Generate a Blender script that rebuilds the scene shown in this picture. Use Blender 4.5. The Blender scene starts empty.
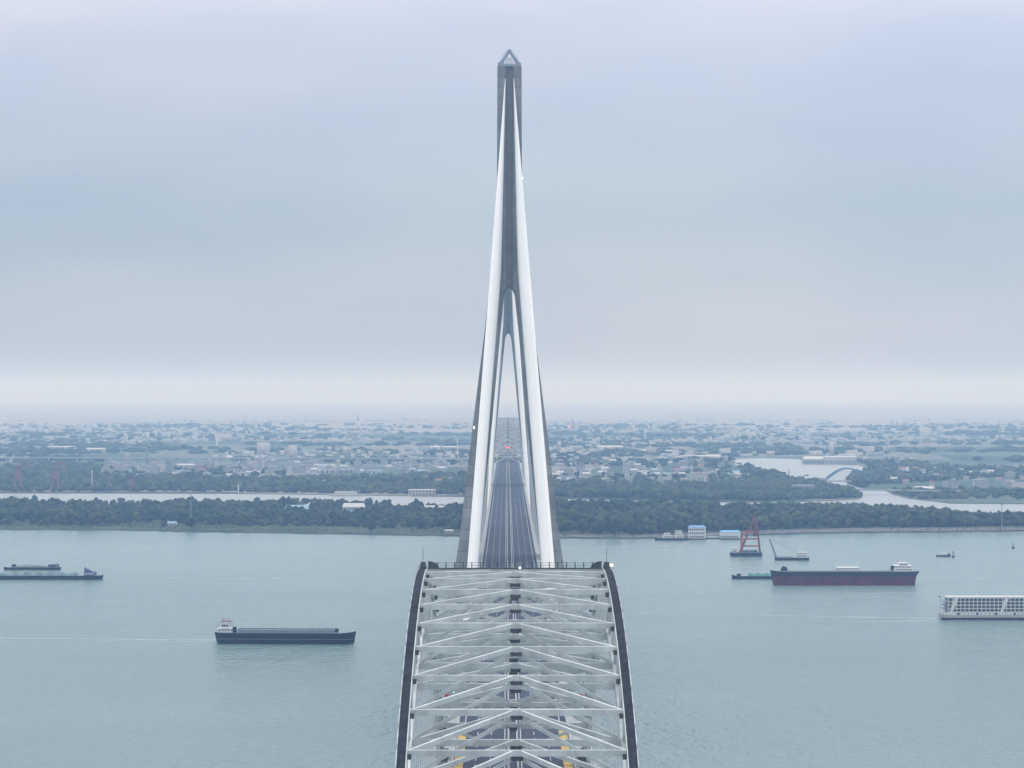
import bpy, math, random
import numpy as np
from mathutils import Vector, Matrix
from mathutils.geometry import tessellate_polygon

random.seed(7)
rng = np.random.default_rng(7)
scene = bpy.context.scene
C = scene.collection
R = math.radians

# ------------------------------------------------------------------ camera
F = 2757.0                 # focal length in pixels of the 1024 px wide picture
CAM_H = 160.0
HORIZON, VANISH = 392.5, 506.5
cam_data = bpy.data.cameras.new('camera')
cam = bpy.data.objects.new('camera', cam_data)
C.objects.link(cam)
cam_data.sensor_width = 36.0
cam_data.lens = 36.0 * F / 1024.0
cam_data.clip_start = 1.0
cam_data.clip_end = 200000.0
cam.location = (0, 0, CAM_H)
cam.rotation_euler = (R(90) + math.atan((HORIZON - 384) / F), 0, -math.atan((512 - VANISH) / F))
scene.camera = cam

# ------------------------------------------------------------------ sky, sun, exposure
SUN_EL, SUN_AZ = 68.0, 20.0      # degrees; azimuth from +y towards +x
world = bpy.data.worlds.new("World")
scene.world = world
world.use_nodes = True
nt = world.node_tree
nt.nodes.clear()
def N(tree, kind, **kw):
    n = tree.nodes.new(kind)
    for k, v in kw.items():
        setattr(n, k, v)
    return n
wout = N(nt, 'ShaderNodeOutputWorld')
sky = N(nt, 'ShaderNodeTexSky', sky_type='NISHITA')
sky.sun_disc = False
sky.sun_elevation = R(SUN_EL)
sky.sun_rotation = R(SUN_AZ)
bg_sky = N(nt, 'ShaderNodeBackground')
bg_sky.inputs['Strength'].default_value = 0.08
nt.links.new(sky.outputs[0], bg_sky.inputs['Color'])
tc = N(nt, 'ShaderNodeTexCoord')
mp = N(nt, 'ShaderNodeMapping')
mp.inputs['Scale'].default_value = (3.6, 3.6, 13.0)
mp.inputs['Location'].default_value = (1.3, 0.4, 0.15)
nt.links.new(tc.outputs['Generated'], mp.inputs['Vector'])
ns = N(nt, 'ShaderNodeTexNoise')
ns.inputs['Scale'].default_value = 1.0
ns.inputs['Detail'].default_value = 4.0
ns.inputs['Roughness'].default_value = 0.5
nt.links.new(mp.outputs[0], ns.inputs['Vector'])
sx = N(nt, 'ShaderNodeSeparateXYZ')
nt.links.new(tc.outputs['Generated'], sx.inputs[0])
# broad layer structure of the overcast against elevation
lay = N(nt, 'ShaderNodeValToRGB')
el = lay.color_ramp.elements
el[0].position = 0.0;  el[0].color = (0.50, 0.50, 0.53, 1)
el[1].position = 1.0;  el[1].color = (1.28, 1.32, 1.42, 1)
for p, c in ((0.012, (0.49, 0.50, 0.54, 1)), (0.026, (0.505, 0.54, 0.60, 1)), (0.045, (0.475, 0.54, 0.61, 1)), (0.068, (0.43, 0.52, 0.62, 1)),
             (0.095, (0.51, 0.585, 0.71, 1)), (0.14, (0.71, 0.75, 0.87, 1)), (0.4, (0.86, 0.91, 1.01, 1))):
    e = el.new(p); e.color = c
nt.links.new(sx.outputs['Z'], lay.inputs['Fac'])
cl = N(nt, 'ShaderNodeValToRGB')
cl.color_ramp.elements[0].position = 0.30; cl.color_ramp.elements[0].color = (0.80, 0.86, 0.95, 1)
cl.color_ramp.elements[1].position = 0.66; cl.color_ramp.elements[1].color = (1.14, 1.10, 1.06, 1)
nt.links.new(ns.outputs['Fac'], cl.inputs['Fac'])
mul = N(nt, 'ShaderNodeMixRGB', blend_type='MULTIPLY')
mul.inputs['Fac'].default_value = 1.0
nt.links.new(lay.outputs[0], mul.inputs['Color1'])
nt.links.new(cl.outputs[0], mul.inputs['Color2'])
lr = N(nt, 'ShaderNodeMapRange')
lr.inputs['From Min'].default_value = -0.2; lr.inputs['From Max'].default_value = 0.2
lr.inputs['To Min'].default_value = 0.97; lr.inputs['To Max'].default_value = 1.03
nt.links.new(sx.outputs['X'], lr.inputs['Value'])
mul2 = N(nt, 'ShaderNodeMixRGB', blend_type='MULTIPLY')
mul2.inputs['Fac'].default_value = 1.0
nt.links.new(mul.outputs[0], mul2.inputs['Color1'])
nt.links.new(lr.outputs[0], mul2.inputs['Color2'])
bg_cl = N(nt, 'ShaderNodeBackground')
bg_cl.inputs['Strength'].default_value = 1.0
nt.links.new(mul2.outputs[0], bg_cl.inputs['Color'])
mixw = N(nt, 'ShaderNodeMixShader')
mixw.inputs['Fac'].default_value = 0.92
nt.links.new(bg_sky.outputs[0], mixw.inputs[1])
nt.links.new(bg_cl.outputs[0], mixw.inputs[2])
nt.links.new(mixw.outputs[0], wout.inputs['Surface'])

sun_d = bpy.data.lights.new('sun', 'SUN')
sun_d.energy = 1.4
sun_d.angle = R(14)
sun_d.color = (1.0, 0.96, 0.90)
sun = bpy.data.objects.new('sun', sun_d)
C.objects.link(sun)
sun.location = (0, 0, 600)
sun.rotation_euler = (R(SUN_EL - 90), 0, -R(SUN_AZ))

scene.view_settings.view_transform = 'Standard'
scene.view_settings.look = 'None'
scene.view_settings.exposure = 0.06
scene.view_settings.gamma = 1.0
scene.view_settings.use_curve_mapping = False
scene.cycles.max_bounces = 5
scene.cycles.volume_bounces = 2
scene.cycles.use_denoising = True

HAZE_DENSITY = 0.000106
HAZE_COLOR = (0.38, 0.62, 1.0)

# ------------------------------------------------------------------ helpers
def at(px, py, z=0.0):
    """the point at height z that the photograph shows at this pixel"""
    d = (CAM_H - z) * F / (py - HORIZON)
    return Vector(((px - VANISH) * d / F, d, z))

MATS = {}
def mat(name, col, rough=0.6, var=0.25, scale=0.3, metal=0.0, stretch=(1, 1, 1), col2=None, bump=0.0, spec=0.5):
    if name in MATS:
        return MATS[name]
    m = bpy.data.materials.new(name)
    m.use_nodes = True
    t = m.node_tree
    b = t.nodes['Principled BSDF']
    b.inputs['Roughness'].default_value = rough
    b.inputs['Metallic'].default_value = metal
    b.inputs['Specular IOR Level'].default_value = spec
    tcn = N(t, 'ShaderNodeTexCoord')
    mpn = N(t, 'ShaderNodeMapping')
    mpn.inputs['Scale'].default_value = stretch
    t.links.new(tcn.outputs['Object'], mpn.inputs['Vector'])
    nz = N(t, 'ShaderNodeTexNoise')
    nz.inputs['Scale'].default_value = scale
    nz.inputs['Detail'].default_value = 6
    nz.inputs['Roughness'].default_value = 0.65
    t.links.new(mpn.outputs[0], nz.inputs['Vector'])
    rp = N(t, 'ShaderNodeValToRGB')
    a = tuple(max(0, c * (1 - var)) for c in col)
    z = col2 if col2 else tuple(min(1, c * (1 + var)) for c in col)
    rp.color_ramp.elements[0].position = 0.32; rp.color_ramp.elements[0].color = (*a, 1)
    rp.color_ramp.elements[1].position = 0.68; rp.color_ramp.elements[1].color = (*z, 1)
    t.links.new(nz.outputs['Fac'], rp.inputs['Fac'])
    t.links.new(rp.outputs[0], b.inputs['Base Color'])
    if bump:
        bp = N(t, 'ShaderNodeBump')
        bp.inputs['Strength'].default_value = bump
        bp.inputs['Distance'].default_value = 0.1
        t.links.new(nz.outputs['Fac'], bp.inputs['Height'])
        t.links.new(bp.outputs[0], b.inputs['Normal'])
    MATS[name] = m
    return m
def lamp_mat(name, col, strength):
    if name in MATS:
        return MATS[name]
    m = bpy.data.materials.new(name)
    m.use_nodes = True
    b = m.node_tree.nodes['Principled BSDF']
    b.inputs['Base Color'].default_value = (*col, 1)
    b.inputs['Emission Color'].default_value = (*col, 1)
    b.inputs['Emission Strength'].default_value = strength
    MATS[name] = m
    return m

BOXF = [(0, 3, 2, 1), (4, 5, 6, 7), (0, 1, 5, 4), (1, 2, 6, 5), (2, 3, 7, 6), (3, 0, 4, 7)]
class MB:
    def __init__(self):
        self.v, self.f, self.m = [], [], []
    def add(self, vs, fs, m=0):
        o = len(self.v)
        self.v.extend([tuple(p) for p in vs])
        for k, f in enumerate(fs):
            self.f.append(tuple(i + o for i in f))
            self.m.append(m[k] if isinstance(m, (list, tuple)) else m)
        return self
    def box(self, x0, x1, y0, y1, z0, z1, m=0):
        return self.add([(x0, y0, z0), (x1, y0, z0), (x1, y1, z0), (x0, y1, z0),
                         (x0, y0, z1), (x1, y0, z1), (x1, y1, z1), (x0, y1, z1)], BOXF, m)
    def cbox(self, c, s, m=0):
        return self.box(c[0]-s[0]/2, c[0]+s[0]/2, c[1]-s[1]/2, c[1]+s[1]/2, c[2]-s[2]/2, c[2]+s[2]/2, m)
    def bar(self, p, q, w, h, m=0, up=(0, 0, 1)):
        p, q = Vector(p), Vector(q)
        d = (q - p).normalized()
        u = Vector(up)
        if abs(d.dot(u)) > 0.97:
            u = Vector((0, 1, 0))
        s = d.cross(u).normalized()
        u = s.cross(d).normalized()
        s, u = s * (w / 2), u * (h / 2)
        vs = [p - s - u, p + s - u, p + s + u, p - s + u, q - s - u, q + s - u, q + s + u, q - s + u]
        return self.add(vs, [(0, 1, 2, 3), (7, 6, 5, 4), (0, 4, 5, 1), (1, 5, 6, 2), (2, 6, 7, 3), (3, 7, 4, 0)], m)
    def tube(self, p, q, r, n=6, m=0, r2=None):
        p, q = Vector(p), Vector(q)
        r2 = r if r2 is None else r2
        d = (q - p).normalized()
        u = Vector((0, 0, 1)) if abs(d.z) < 0.97 else Vector((0, 1, 0))
        s = d.cross(u).normalized(); u = s.cross(d).normalized()
        vs = []
        for (c, rr) in ((p, r), (q, r2)):
            for k in range(n):
                a = 2 * math.pi * k / n
                vs.append(c + s * (rr * math.cos(a)) + u * (rr * math.sin(a)))
        fs = [(k, (k + 1) % n, n + (k + 1) % n, n + k) for k in range(n)]
        fs += [tuple(range(n - 1, -1, -1)), tuple(range(n, 2 * n))]
        return self.add(vs, fs, m)
    def loft(self, rings, m=0, cap0=True, cap1=True, facem=None):
        n = len(rings[0])
        vs = [p for r in rings for p in r]
        fs, ms = [], []
        for k in range(len(rings) - 1):
            for i in range(n):
                j = (i + 1) % n
                fs.append((k*n+i, k*n+j, (k+1)*n+j, (k+1)*n+i))
                ms.append(facem[i] if facem else m)
        if cap0: fs.append(tuple(range(n - 1, -1, -1))); ms.append(m)
        if cap1: fs.append(tuple((len(rings)-1)*n + i for i in range(n))); ms.append(m)
        return self.add(vs, fs, ms)
    def build(self, name, mats, parent=None, loc=(0, 0, 0), rotz=0.0, smooth=False):
        me = bpy.data.meshes.new(name)
        me.from_pydata(self.v, [], self.f)
        if not isinstance(mats, (list, tuple)):
            mats = [mats]
        for k in mats:
            me.materials.append(k)
        if len(mats) > 1:
            me.polygons.foreach_set('material_index', self.m)
        if smooth:
            me.polygons.foreach_set('use_smooth', [True] * len(me.polygons))
        me.update()
        o = bpy.data.objects.new(name, me)
        C.objects.link(o)
        o.location = loc
        o.rotation_euler = (0, 0, rotz)
        if parent is not None:
            o.parent = parent
        return o

def tag(o, label=None, cat=None, group=None, kind=None):
    if label: o['label'] = label
    if cat: o['category'] = cat
    if group: o['group'] = group
    if kind: o['kind'] = kind
    return o
def empty(name, loc, rotz=0.0):
    o = bpy.data.objects.new(name, None)
    C.objects.link(o)
    o.location = loc
    o.rotation_euler = (0, 0, rotz)
    return o
def copy_tree(o, parent=None):
    c = o.copy()
    C.objects.link(c)
    c.parent = parent
    for ch in list(o.children):
        copy_tree(ch, c)
    return c

# ------------------------------------------------------------------ materials
steel = mat('pale_green_grey_steel', (0.56, 0.60, 0.595), 0.5, 0.24, 0.22, stretch=(1, 1, 0.3))
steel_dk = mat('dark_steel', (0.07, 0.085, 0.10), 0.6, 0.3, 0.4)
rib_top = mat('dark_rib_walkway', (0.028, 0.035, 0.046), 0.85, 0.45, 0.5, spec=0.1)
white_st = mat('white_steel', (0.78, 0.80, 0.80), 0.45, 0.06, 0.3)
cable_white = mat('white_cable_sheath', (0.82, 0.82, 0.81), 0.8, 0.05, 0.05, spec=0.1)
conc = mat('grey_tower_concrete', (0.27, 0.275, 0.275), 0.8, 0.32, 0.16, stretch=(1, 1, 0.10), spec=0.2)
def add_joints(m, period):
    t = m.node_tree; b = t.nodes['Principled BSDF']
    src = b.inputs['Base Color'].links[0].from_socket
    tcn = N(t, 'ShaderNodeTexCoord'); sp = N(t, 'ShaderNodeSeparateXYZ'); t.links.new(tcn.outputs['Object'], sp.inputs[0])
    d = N(t, 'ShaderNodeMath', operation='DIVIDE'); d.inputs[1].default_value = period; t.links.new(sp.outputs['Z'], d.inputs[0])
    fr = N(t, 'ShaderNodeMath', operation='FRACT'); t.links.new(d.outputs[0], fr.inputs[0])
    fl = N(t, 'ShaderNodeMath', operation='FLOOR'); t.links.new(d.outputs[0], fl.inputs[0])
    wn = N(t, 'ShaderNodeTexWhiteNoise', noise_dimensions='1D'); t.links.new(fl.outputs[0], wn.inputs['W'])
    lt = N(t, 'ShaderNodeMath', operation='LESS_THAN'); lt.inputs[1].default_value = 0.07; t.links.new(fr.outputs[0], lt.inputs[0])
    mr = N(t, 'ShaderNodeMapRange'); mr.inputs['To Min'].default_value = 0.86; mr.inputs['To Max'].default_value = 1.12; t.links.new(wn.outputs['Value'], mr.inputs['Value'])
    ml = N(t, 'ShaderNodeMath', operation='MULTIPLY_ADD'); ml.inputs[1].default_value = -0.3; t.links.new(lt.outputs[0], ml.inputs[0]); t.links.new(mr.outputs[0], ml.inputs[2])
    mx = N(t, 'ShaderNodeMixRGB', blend_type='MULTIPLY'); mx.inputs['Fac'].default_value = 1.0
    t.links.new(src, mx.inputs['Color1']); t.links.new(ml.outputs[0], mx.inputs['Color2']); t.links.new(mx.outputs[0], b.inputs['Base Color'])
add_joints(conc, 6.0)
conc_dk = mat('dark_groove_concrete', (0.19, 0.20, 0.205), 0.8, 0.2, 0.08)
conc_lt = mat('light_deck_concrete', (0.33, 0.36, 0.37), 0.8, 0.15, 0.2)
asphalt = mat('blue_grey_asphalt', (0.048, 0.063, 0.092), 0.8, 0.25, 0.05, stretch=(2.5, 0.25, 1), spec=0.15)
paint_w = mat('white_road_paint', (0.36, 0.38, 0.40), 0.6, 0.2, 0.4)
paint_y = mat('yellow_shoulder_paint', (0.46, 0.31, 0.08), 0.7, 0.45, 0.9)
red_board = mat('red_board', (0.55, 0.05, 0.05), 0.5, 0.15, 0.5)
hull_blk = mat('blue_black_hull_paint', (0.013, 0.011, 0.012), 0.6, 0.4, 0.25, stretch=(1, 1, 2), spec=0.15)
hull_red = mat('dull_red_hull_paint', (0.12, 0.016, 0.030), 0.6, 0.4, 0.15, stretch=(1, 1, 0.25), spec=0.15)
hull_blue = mat('navy_hull_paint', (0.020, 0.019, 0.034), 0.6, 0.35, 0.2, spec=0.15)
hull_grey = mat('grey_deck_paint', (0.22, 0.25, 0.28), 0.7, 0.25, 0.3)
hull_green = mat('green_tarpaulin', (0.06, 0.24, 0.20), 0.7, 0.3, 0.2)
ship_white = mat('white_ship_paint', (0.78, 0.78, 0.76), 0.4, 0.1, 0.5)
ship_cream = mat('cream_hull_paint', (0.50, 0.47, 0.45), 0.5, 0.2, 0.4)
ship_dark = mat('dark_window_glass', (0.03, 0.04, 0.06), 0.2, 0.3, 0.4)
ship_blue = mat('blue_roof_sheet', (0.10, 0.26, 0.55), 0.5, 0.15, 0.4)
orange_st = mat('orange_red_crane_steel', (0.42, 0.10, 0.06), 0.6, 0.25, 0.3)
maroon_st = mat('maroon_crane_steel', (0.16, 0.05, 0.06), 0.6, 0.25, 0.3)
sand_cargo = mat('wet_sand_cargo', (0.16, 0.20, 0.20), 0.9, 0.3, 0.2)
bark = mat('grey_brown_bark', (0.08, 0.065, 0.05), 0.9, 0.3, 1.0)
leaf = mat('green_foliage', (0.040, 0.066, 0.034), 0.85, 0.5, 0.05, spec=0.1, col2=(0.062, 0.085, 0.040))
leaf_y = mat('yellow_green_foliage', (0.060, 0.085, 0.032), 0.85, 0.45, 0.05, spec=0.1, col2=(0.095, 0.115, 0.050))
leaf_d = mat('blackish_green_foliage', (0.016, 0.030, 0.020), 0.85, 0.5, 0.05, spec=0.1, col2=(0.030, 0.046, 0.030))
leaf_b = mat('dark_green_foliage', (0.026, 0.046, 0.028), 0.85, 0.5, 0.08, spec=0.1, col2=(0.042, 0.064, 0.036))
wall_w = mat('white_render_wall', (0.50, 0.49, 0.48), 0.7, 0.12, 0.2)
wall_g = mat('grey_render_wall', (0.34, 0.35, 0.36), 0.7, 0.15, 0.2)
roof_g = mat('grey_roof_tile', (0.20, 0.21, 0.23), 0.8, 0.25, 0.3)
roof_b = mat('pale_blue_roof_sheet', (0.22, 0.36, 0.52), 0.6, 0.15, 0.3)
roof_w = mat('white_roof_sheet', (0.48, 0.49, 0.50), 0.6, 0.12, 0.3)
roof_r = mat('dull_red_roof_tile', (0.30, 0.13, 0.10), 0.8, 0.25, 0.3)
win_dk = mat('dark_house_window', (0.05, 0.06, 0.08), 0.3, 0.3, 0.5)

# ------------------------------------------------------------------ water and land
wm = bpy.data.materials.new('river_water')
wm.use_nodes = True
t = wm.node_tree
b = t.nodes['Principled BSDF']
tcn = N(t, 'ShaderNodeTexCoord')
def noise(scale, stretch, detail=3, rough=0.5):
    mpn = N(t, 'ShaderNodeMapping'); mpn.inputs['Scale'].default_value = stretch
    t.links.new(tcn.outputs['Object'], mpn.inputs['Vector'])
    nz = N(t, 'ShaderNodeTexNoise')
    nz.inputs['Scale'].default_value = scale
    nz.inputs['Detail'].default_value = detail
    nz.inputs['Roughness'].default_value = rough
    t.links.new(mpn.outputs[0], nz.inputs['Vector'])
    return nz.outputs['Fac']
n_small = noise(0.22, (1, 0.42, 1), 3, 0.6)
n_mid = noise(0.035, (1, 0.5, 1), 3)
n_big = noise(0.0045, (0.45, 1.6, 1), 4, 0.55)
n_hue = noise(0.0011, (0.6, 1.2, 1), 3, 0.5)
rp = N(t, 'ShaderNodeValToRGB')
rp.color_ramp.elements[0].position = 0.3; rp.color_ramp.elements[0].color = (0.112, 0.196, 0.192, 1)
rp.color_ramp.elements[1].position = 0.7; rp.color_ramp.elements[1].color = (0.180, 0.268, 0.270, 1)
t.links.new(n_hue, rp.inputs['Fac'])
t.links.new(rp.outputs[0], b.inputs['Base Color'])
rr = N(t, 'ShaderNodeMapRange')
rr.inputs['From Min'].default_value = 0.3; rr.inputs['From Max'].default_value = 0.7
rr.inputs['To Min'].default_value = 0.16; rr.inputs['To Max'].default_value = 0.24
t.links.new(n_big, rr.inputs['Value'])
t.links.new(rr.outputs[0], b.inputs['Roughness'])
b.inputs['IOR'].default_value = 1.33
add = N(t, 'ShaderNodeMath', operation='MULTIPLY_ADD')
add.inputs[1].default_value = 1.6
t.links.new(n_mid, add.inputs[0]); t.links.new(n_small, add.inputs[2])
bp = N(t, 'ShaderNodeBump')
bp.inputs['Distance'].default_value = 7.0
t.links.new(add.outputs[0], bp.inputs['Height'])
# wind patches: the ripples are stronger in some stretches of water than in others
rb = N(t, 'ShaderNodeMapRange')
rb.inputs['From Min'].default_value = 0.3; rb.inputs['From Max'].default_value = 0.7
rb.inputs['To Min'].default_value = 0.50; rb.inputs['To Max'].default_value = 0.75
t.links.new(n_big, rb.inputs['Value'])
sxy = N(t, 'ShaderNodeSeparateXYZ')
t.links.new(tcn.outputs['Object'], sxy.inputs[0])
lee = N(t, 'ShaderNodeMapRange')          # the lee of the wooded island: calmer water towards the far shore
lee.inputs['From Min'].default_value = 1900; lee.inputs['From Max'].default_value = 3100
lee.inputs['To Min'].default_value = 1.0; lee.inputs['To Max'].default_value = 0.12
t.links.new(sxy.outputs['Y'], lee.inputs['Value'])
lm = N(t, 'ShaderNodeMath', operation='MULTIPLY')
t.links.new(rb.outputs[0], lm.inputs[0]); t.links.new(lee.outputs[0], lm.inputs[1])
t.links.new(lm.outputs[0], bp.inputs['Strength'])
t.links.new(bp.outputs[0], b.inputs['Normal'])
w = MB()
w.add([(-40000, -6000, 0), (40000, -6000, 0), (40000, 60500, 0), (-40000, 60500, 0)], [(0, 1, 2, 3)])
tag(w.build('river', wm), 'wide pale grey green river rippled by light wind', kind='structure')

cw = bpy.data.materials.new('calm_channel_water')
cw.use_nodes = True
ct = cw.node_tree; cb_ = ct.nodes['Principled BSDF']
cb_.inputs['Base Color'].default_value = (0.30, 0.34, 0.345, 1)
cb_.inputs['Roughness'].default_value = 0.28
cb_.inputs['IOR'].default_value = 1.33
cn = N(ct, 'ShaderNodeTexNoise'); cn.inputs['Scale'].default_value = 0.08
ctc = N(ct, 'ShaderNodeTexCoord'); ct.links.new(ctc.outputs['Object'], cn.inputs['Vector'])
cbp = N(ct, 'ShaderNodeBump'); cbp.inputs['Strength'].default_value = 0.2
ct.links.new(cn.outputs['Fac'], cbp.inputs['Height']); ct.links.new(cbp.outputs[0], cb_.inputs['Normal'])
w = MB()
w.add([(-6000, 3420, 0.08), (6000, 3420, 0.08), (6000, 11000, 0.08), (-6000, 11000, 0.08)], [(0, 1, 2, 3)])
tag(w.build('back_channel', cw), 'calm bright water of the back channel and side river', kind='structure')

def land_mat(name, c0, c1, c2, scale):
    m = bpy.data.materials.new(name); m.use_nodes = True
    t = m.node_tree; b = t.nodes['Principled BSDF']
    b.inputs['Roughness'].default_value = 0.95
    b.inputs['Specular IOR Level'].default_value = 0.1
    tcn = N(t, 'ShaderNodeTexCoord')
    mpn = N(t, 'ShaderNodeMapping'); mpn.inputs['Scale'].default_value = (1, 0.55, 1); mpn.inputs['Rotation'].default_value = (0, 0, 0.15)
    t.links.new(tcn.outputs['Object'], mpn.inputs['Vector'])
    vo = N(t, 'ShaderNodeTexVoronoi'); vo.inputs['Scale'].default_value = scale
    t.links.new(mpn.outputs[0], vo.inputs['Vector'])
    sp = N(t, 'ShaderNodeSeparateXYZ'); t.links.new(vo.outputs['Color'], sp.inputs[0])
    nz = N(t, 'ShaderNodeTexNoise'); nz.inputs['Scale'].default_value = 0.03; nz.inputs['Detail'].default_value = 6
    t.links.new(tcn.outputs['Object'], nz.inputs['Vector'])
    ad = N(t, 'ShaderNodeMath', operation='MULTIPLY_ADD'); ad.inputs[1].default_value = 0.5
    t.links.new(nz.outputs['Fac'], ad.inputs[0]); t.links.new(sp.outputs['X'], ad.inputs[2])
    rp = N(t, 'ShaderNodeValToRGB')
    rp.color_ramp.elements[0].position = 0.25; rp.color_ramp.elements[0].color = (*c0, 1)
    rp.color_ramp.elements[1].position = 1.15; rp.color_ramp.elements[1].color = (*c2, 1)
    e = rp.color_ramp.elements.new(0.75); e.color = (*c1, 1)
    t.links.new(ad.outputs[0], rp.inputs['Fac'])
    t.links.new(rp.outputs[0], b.inputs['Base Color'])
    return m
field = land_mat('patchwork_fields', (0.040, 0.066, 0.050), (0.070, 0.115, 0.085), (0.20, 0.20, 0.19), 0.0035)
plain_m = land_mat('haze_paled_plain', (0.235, 0.235, 0.23), (0.27, 0.26, 0.255), (0.30, 0.285, 0.28), 0.0016)  # ground colour paled to stand in for thicker haze near the horizon
mudm = mat('muddy_bank', (0.13, 0.125, 0.11), 0.9, 0.35, 0.02)
grassm = mat('rough_bank_grass', (0.055, 0.075, 0.04), 0.95, 0.5, 0.015, spec=0.1)

def slab(name, pts, z0, z1, mats, label):
    v3 = [Vector((p[0], p[1], 0)) for p in pts]
    tris = tessellate_polygon([v3])
    n = len(pts)
    b = MB()
    vs = [(p[0], p[1], z1) for p in pts] + [(p[0], p[1], z0) for p in pts]
    fs = []
    for a in tris:
        p, q, r = (v3[i] for i in a)
        fs.append(tuple(a) if (q - p).cross(r - p).z > 0 else tuple(reversed(a)))
    ms = [0] * len(fs)
    area = sum(v3[i].x * v3[(i+1) % n].y - v3[(i+1) % n].x * v3[i].y for i in range(n))
    for i in range(n):
        j = (i + 1) % n
        fs.append((i, n + i, n + j, j) if area > 0 else (j, n + j, n + i, i)); ms.append(1)
    b.add(vs, fs, ms)
    return tag(b.build(name, mats), label, kind='structure')

def pxline(pts, z=1.0, sub=6, jit=0.0):
    out = []
    for k in range(len(pts) - 1):
        a, c = at(*pts[k], z), at(*pts[k + 1], z)
        for s in range(sub):
            p = a.lerp(c, s / sub)
            if jit and s:
                p.y += random.uniform(-jit, jit)
            out.append((p.x, p.y))
    p = at(*pts[-1], z); out.append((p.x, p.y))
    return out

ISL_F = [(-420, 527), (-100, 527.8), (0, 528.6), (80, 529.2), (150, 530), (185, 531), (250, 532), (330, 533), (400, 534.5), (455, 535.3),
         (560, 537.5), (640, 538), (700, 536.5), (780, 533.8), (860, 532.2), (940, 531.7), (1024, 530.5), (1300, 529.5)]
ISL_B = [(-420, 505.4), (0, 505.6), (200, 505.8), (400, 506.6), (560, 507.2), (700, 509.5), (800, 514.5), (850, 516.5), (900, 518.5), (960, 521), (1024, 524.5), (1100, 526.5), (1300, 527.4)]
slab('island_ground', pxline(ISL_F, jit=9) + pxline(ISL_B, jit=9)[::-1], -2, 1.4, [grassm, mudm], 'low wooded island between the river and the back channel')
tag(slab('mud_bank', pxline([(555, 537.1), (640, 537.6), (700, 536.1), (780, 533.4), (860, 531.8), (940, 531.3), (1024, 530.1), (1290, 529.2)], jit=6) + pxline([(555, 534.6), (640, 535.2), (700, 533.4), (780, 530.4), (860, 528.6), (940, 528.2), (1024, 527.8), (1290, 528.0)], jit=8)[::-1], 1.0, 1.46, [mat('grey_violet_mud', (.095, .092, .098), .9, .3, .02), mudm], 'bare grey mud bank at the right front of the island'), kind='structure')
NORTH = [(-900, 492.0), (-300, 492.6), (200, 492.8), (330, 494.4), (440, 496), (560, 498.2), (600, 499.0), (650, 500.4), (700, 501.4), (760, 501.8), (800, 501.2), (830, 500.4), (859, 498.6),
         (862, 496.6), (852, 494), (838, 490), (815, 484), (800, 480), (785, 477.2), (775, 474), (765, 470), (750, 466.5), (738, 464.3), (727, 461.6),
         (731, 458.8), (760, 457.6), (800, 458.8), (804, 463.4), (858, 464.6), (867, 468), (862, 471), (850, 474), (846, 480), (849, 484), (862, 488),
         (885, 490.2), (892, 493.5), (908, 498), (935, 501), (950, 503), (965, 503.2), (1024, 503.6), (1900, 504.5)]
slab('far_ground', pxline(NORTH, jit=0, sub=4) + [(14000, 11000), (-14000, 11000)], -2, 1.2, [field, mudm], 'flat green plain with fields reaching the hazy horizon')

tag(MB().box(-40000, 40000, 11000.05, 60000, -2.2, 1.2).build('far_plain', plain_m), 'far plain at the horizon with haze put into its pale colour', kind='structure')

# ------------------------------------------------------------------ haze: one closed box of even air
hz = MB().box(-42000, 42000, -6500, 62000, -3.2, 358.0)
hm = bpy.data.materials.new('pale_air')
hm.use_nodes = True
ht = hm.node_tree
ht.nodes.clear()
ho = N(ht, 'ShaderNodeOutputMaterial')
pv = N(ht, 'ShaderNodeVolumePrincipled')
pv.inputs['Color'].default_value = (*HAZE_COLOR, 1)
pv.inputs['Density'].default_value = HAZE_DENSITY
pv.inputs['Anisotropy'].default_value = 0.0
pv.inputs['Absorption Color'].default_value = (1, 1, 1, 1)
ht.links.new(pv.outputs[0], ho.inputs['Volume'])
tag(hz.build('haze', hm), 'thin bluish haze over the river and the plain', kind='stuff')

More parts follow.
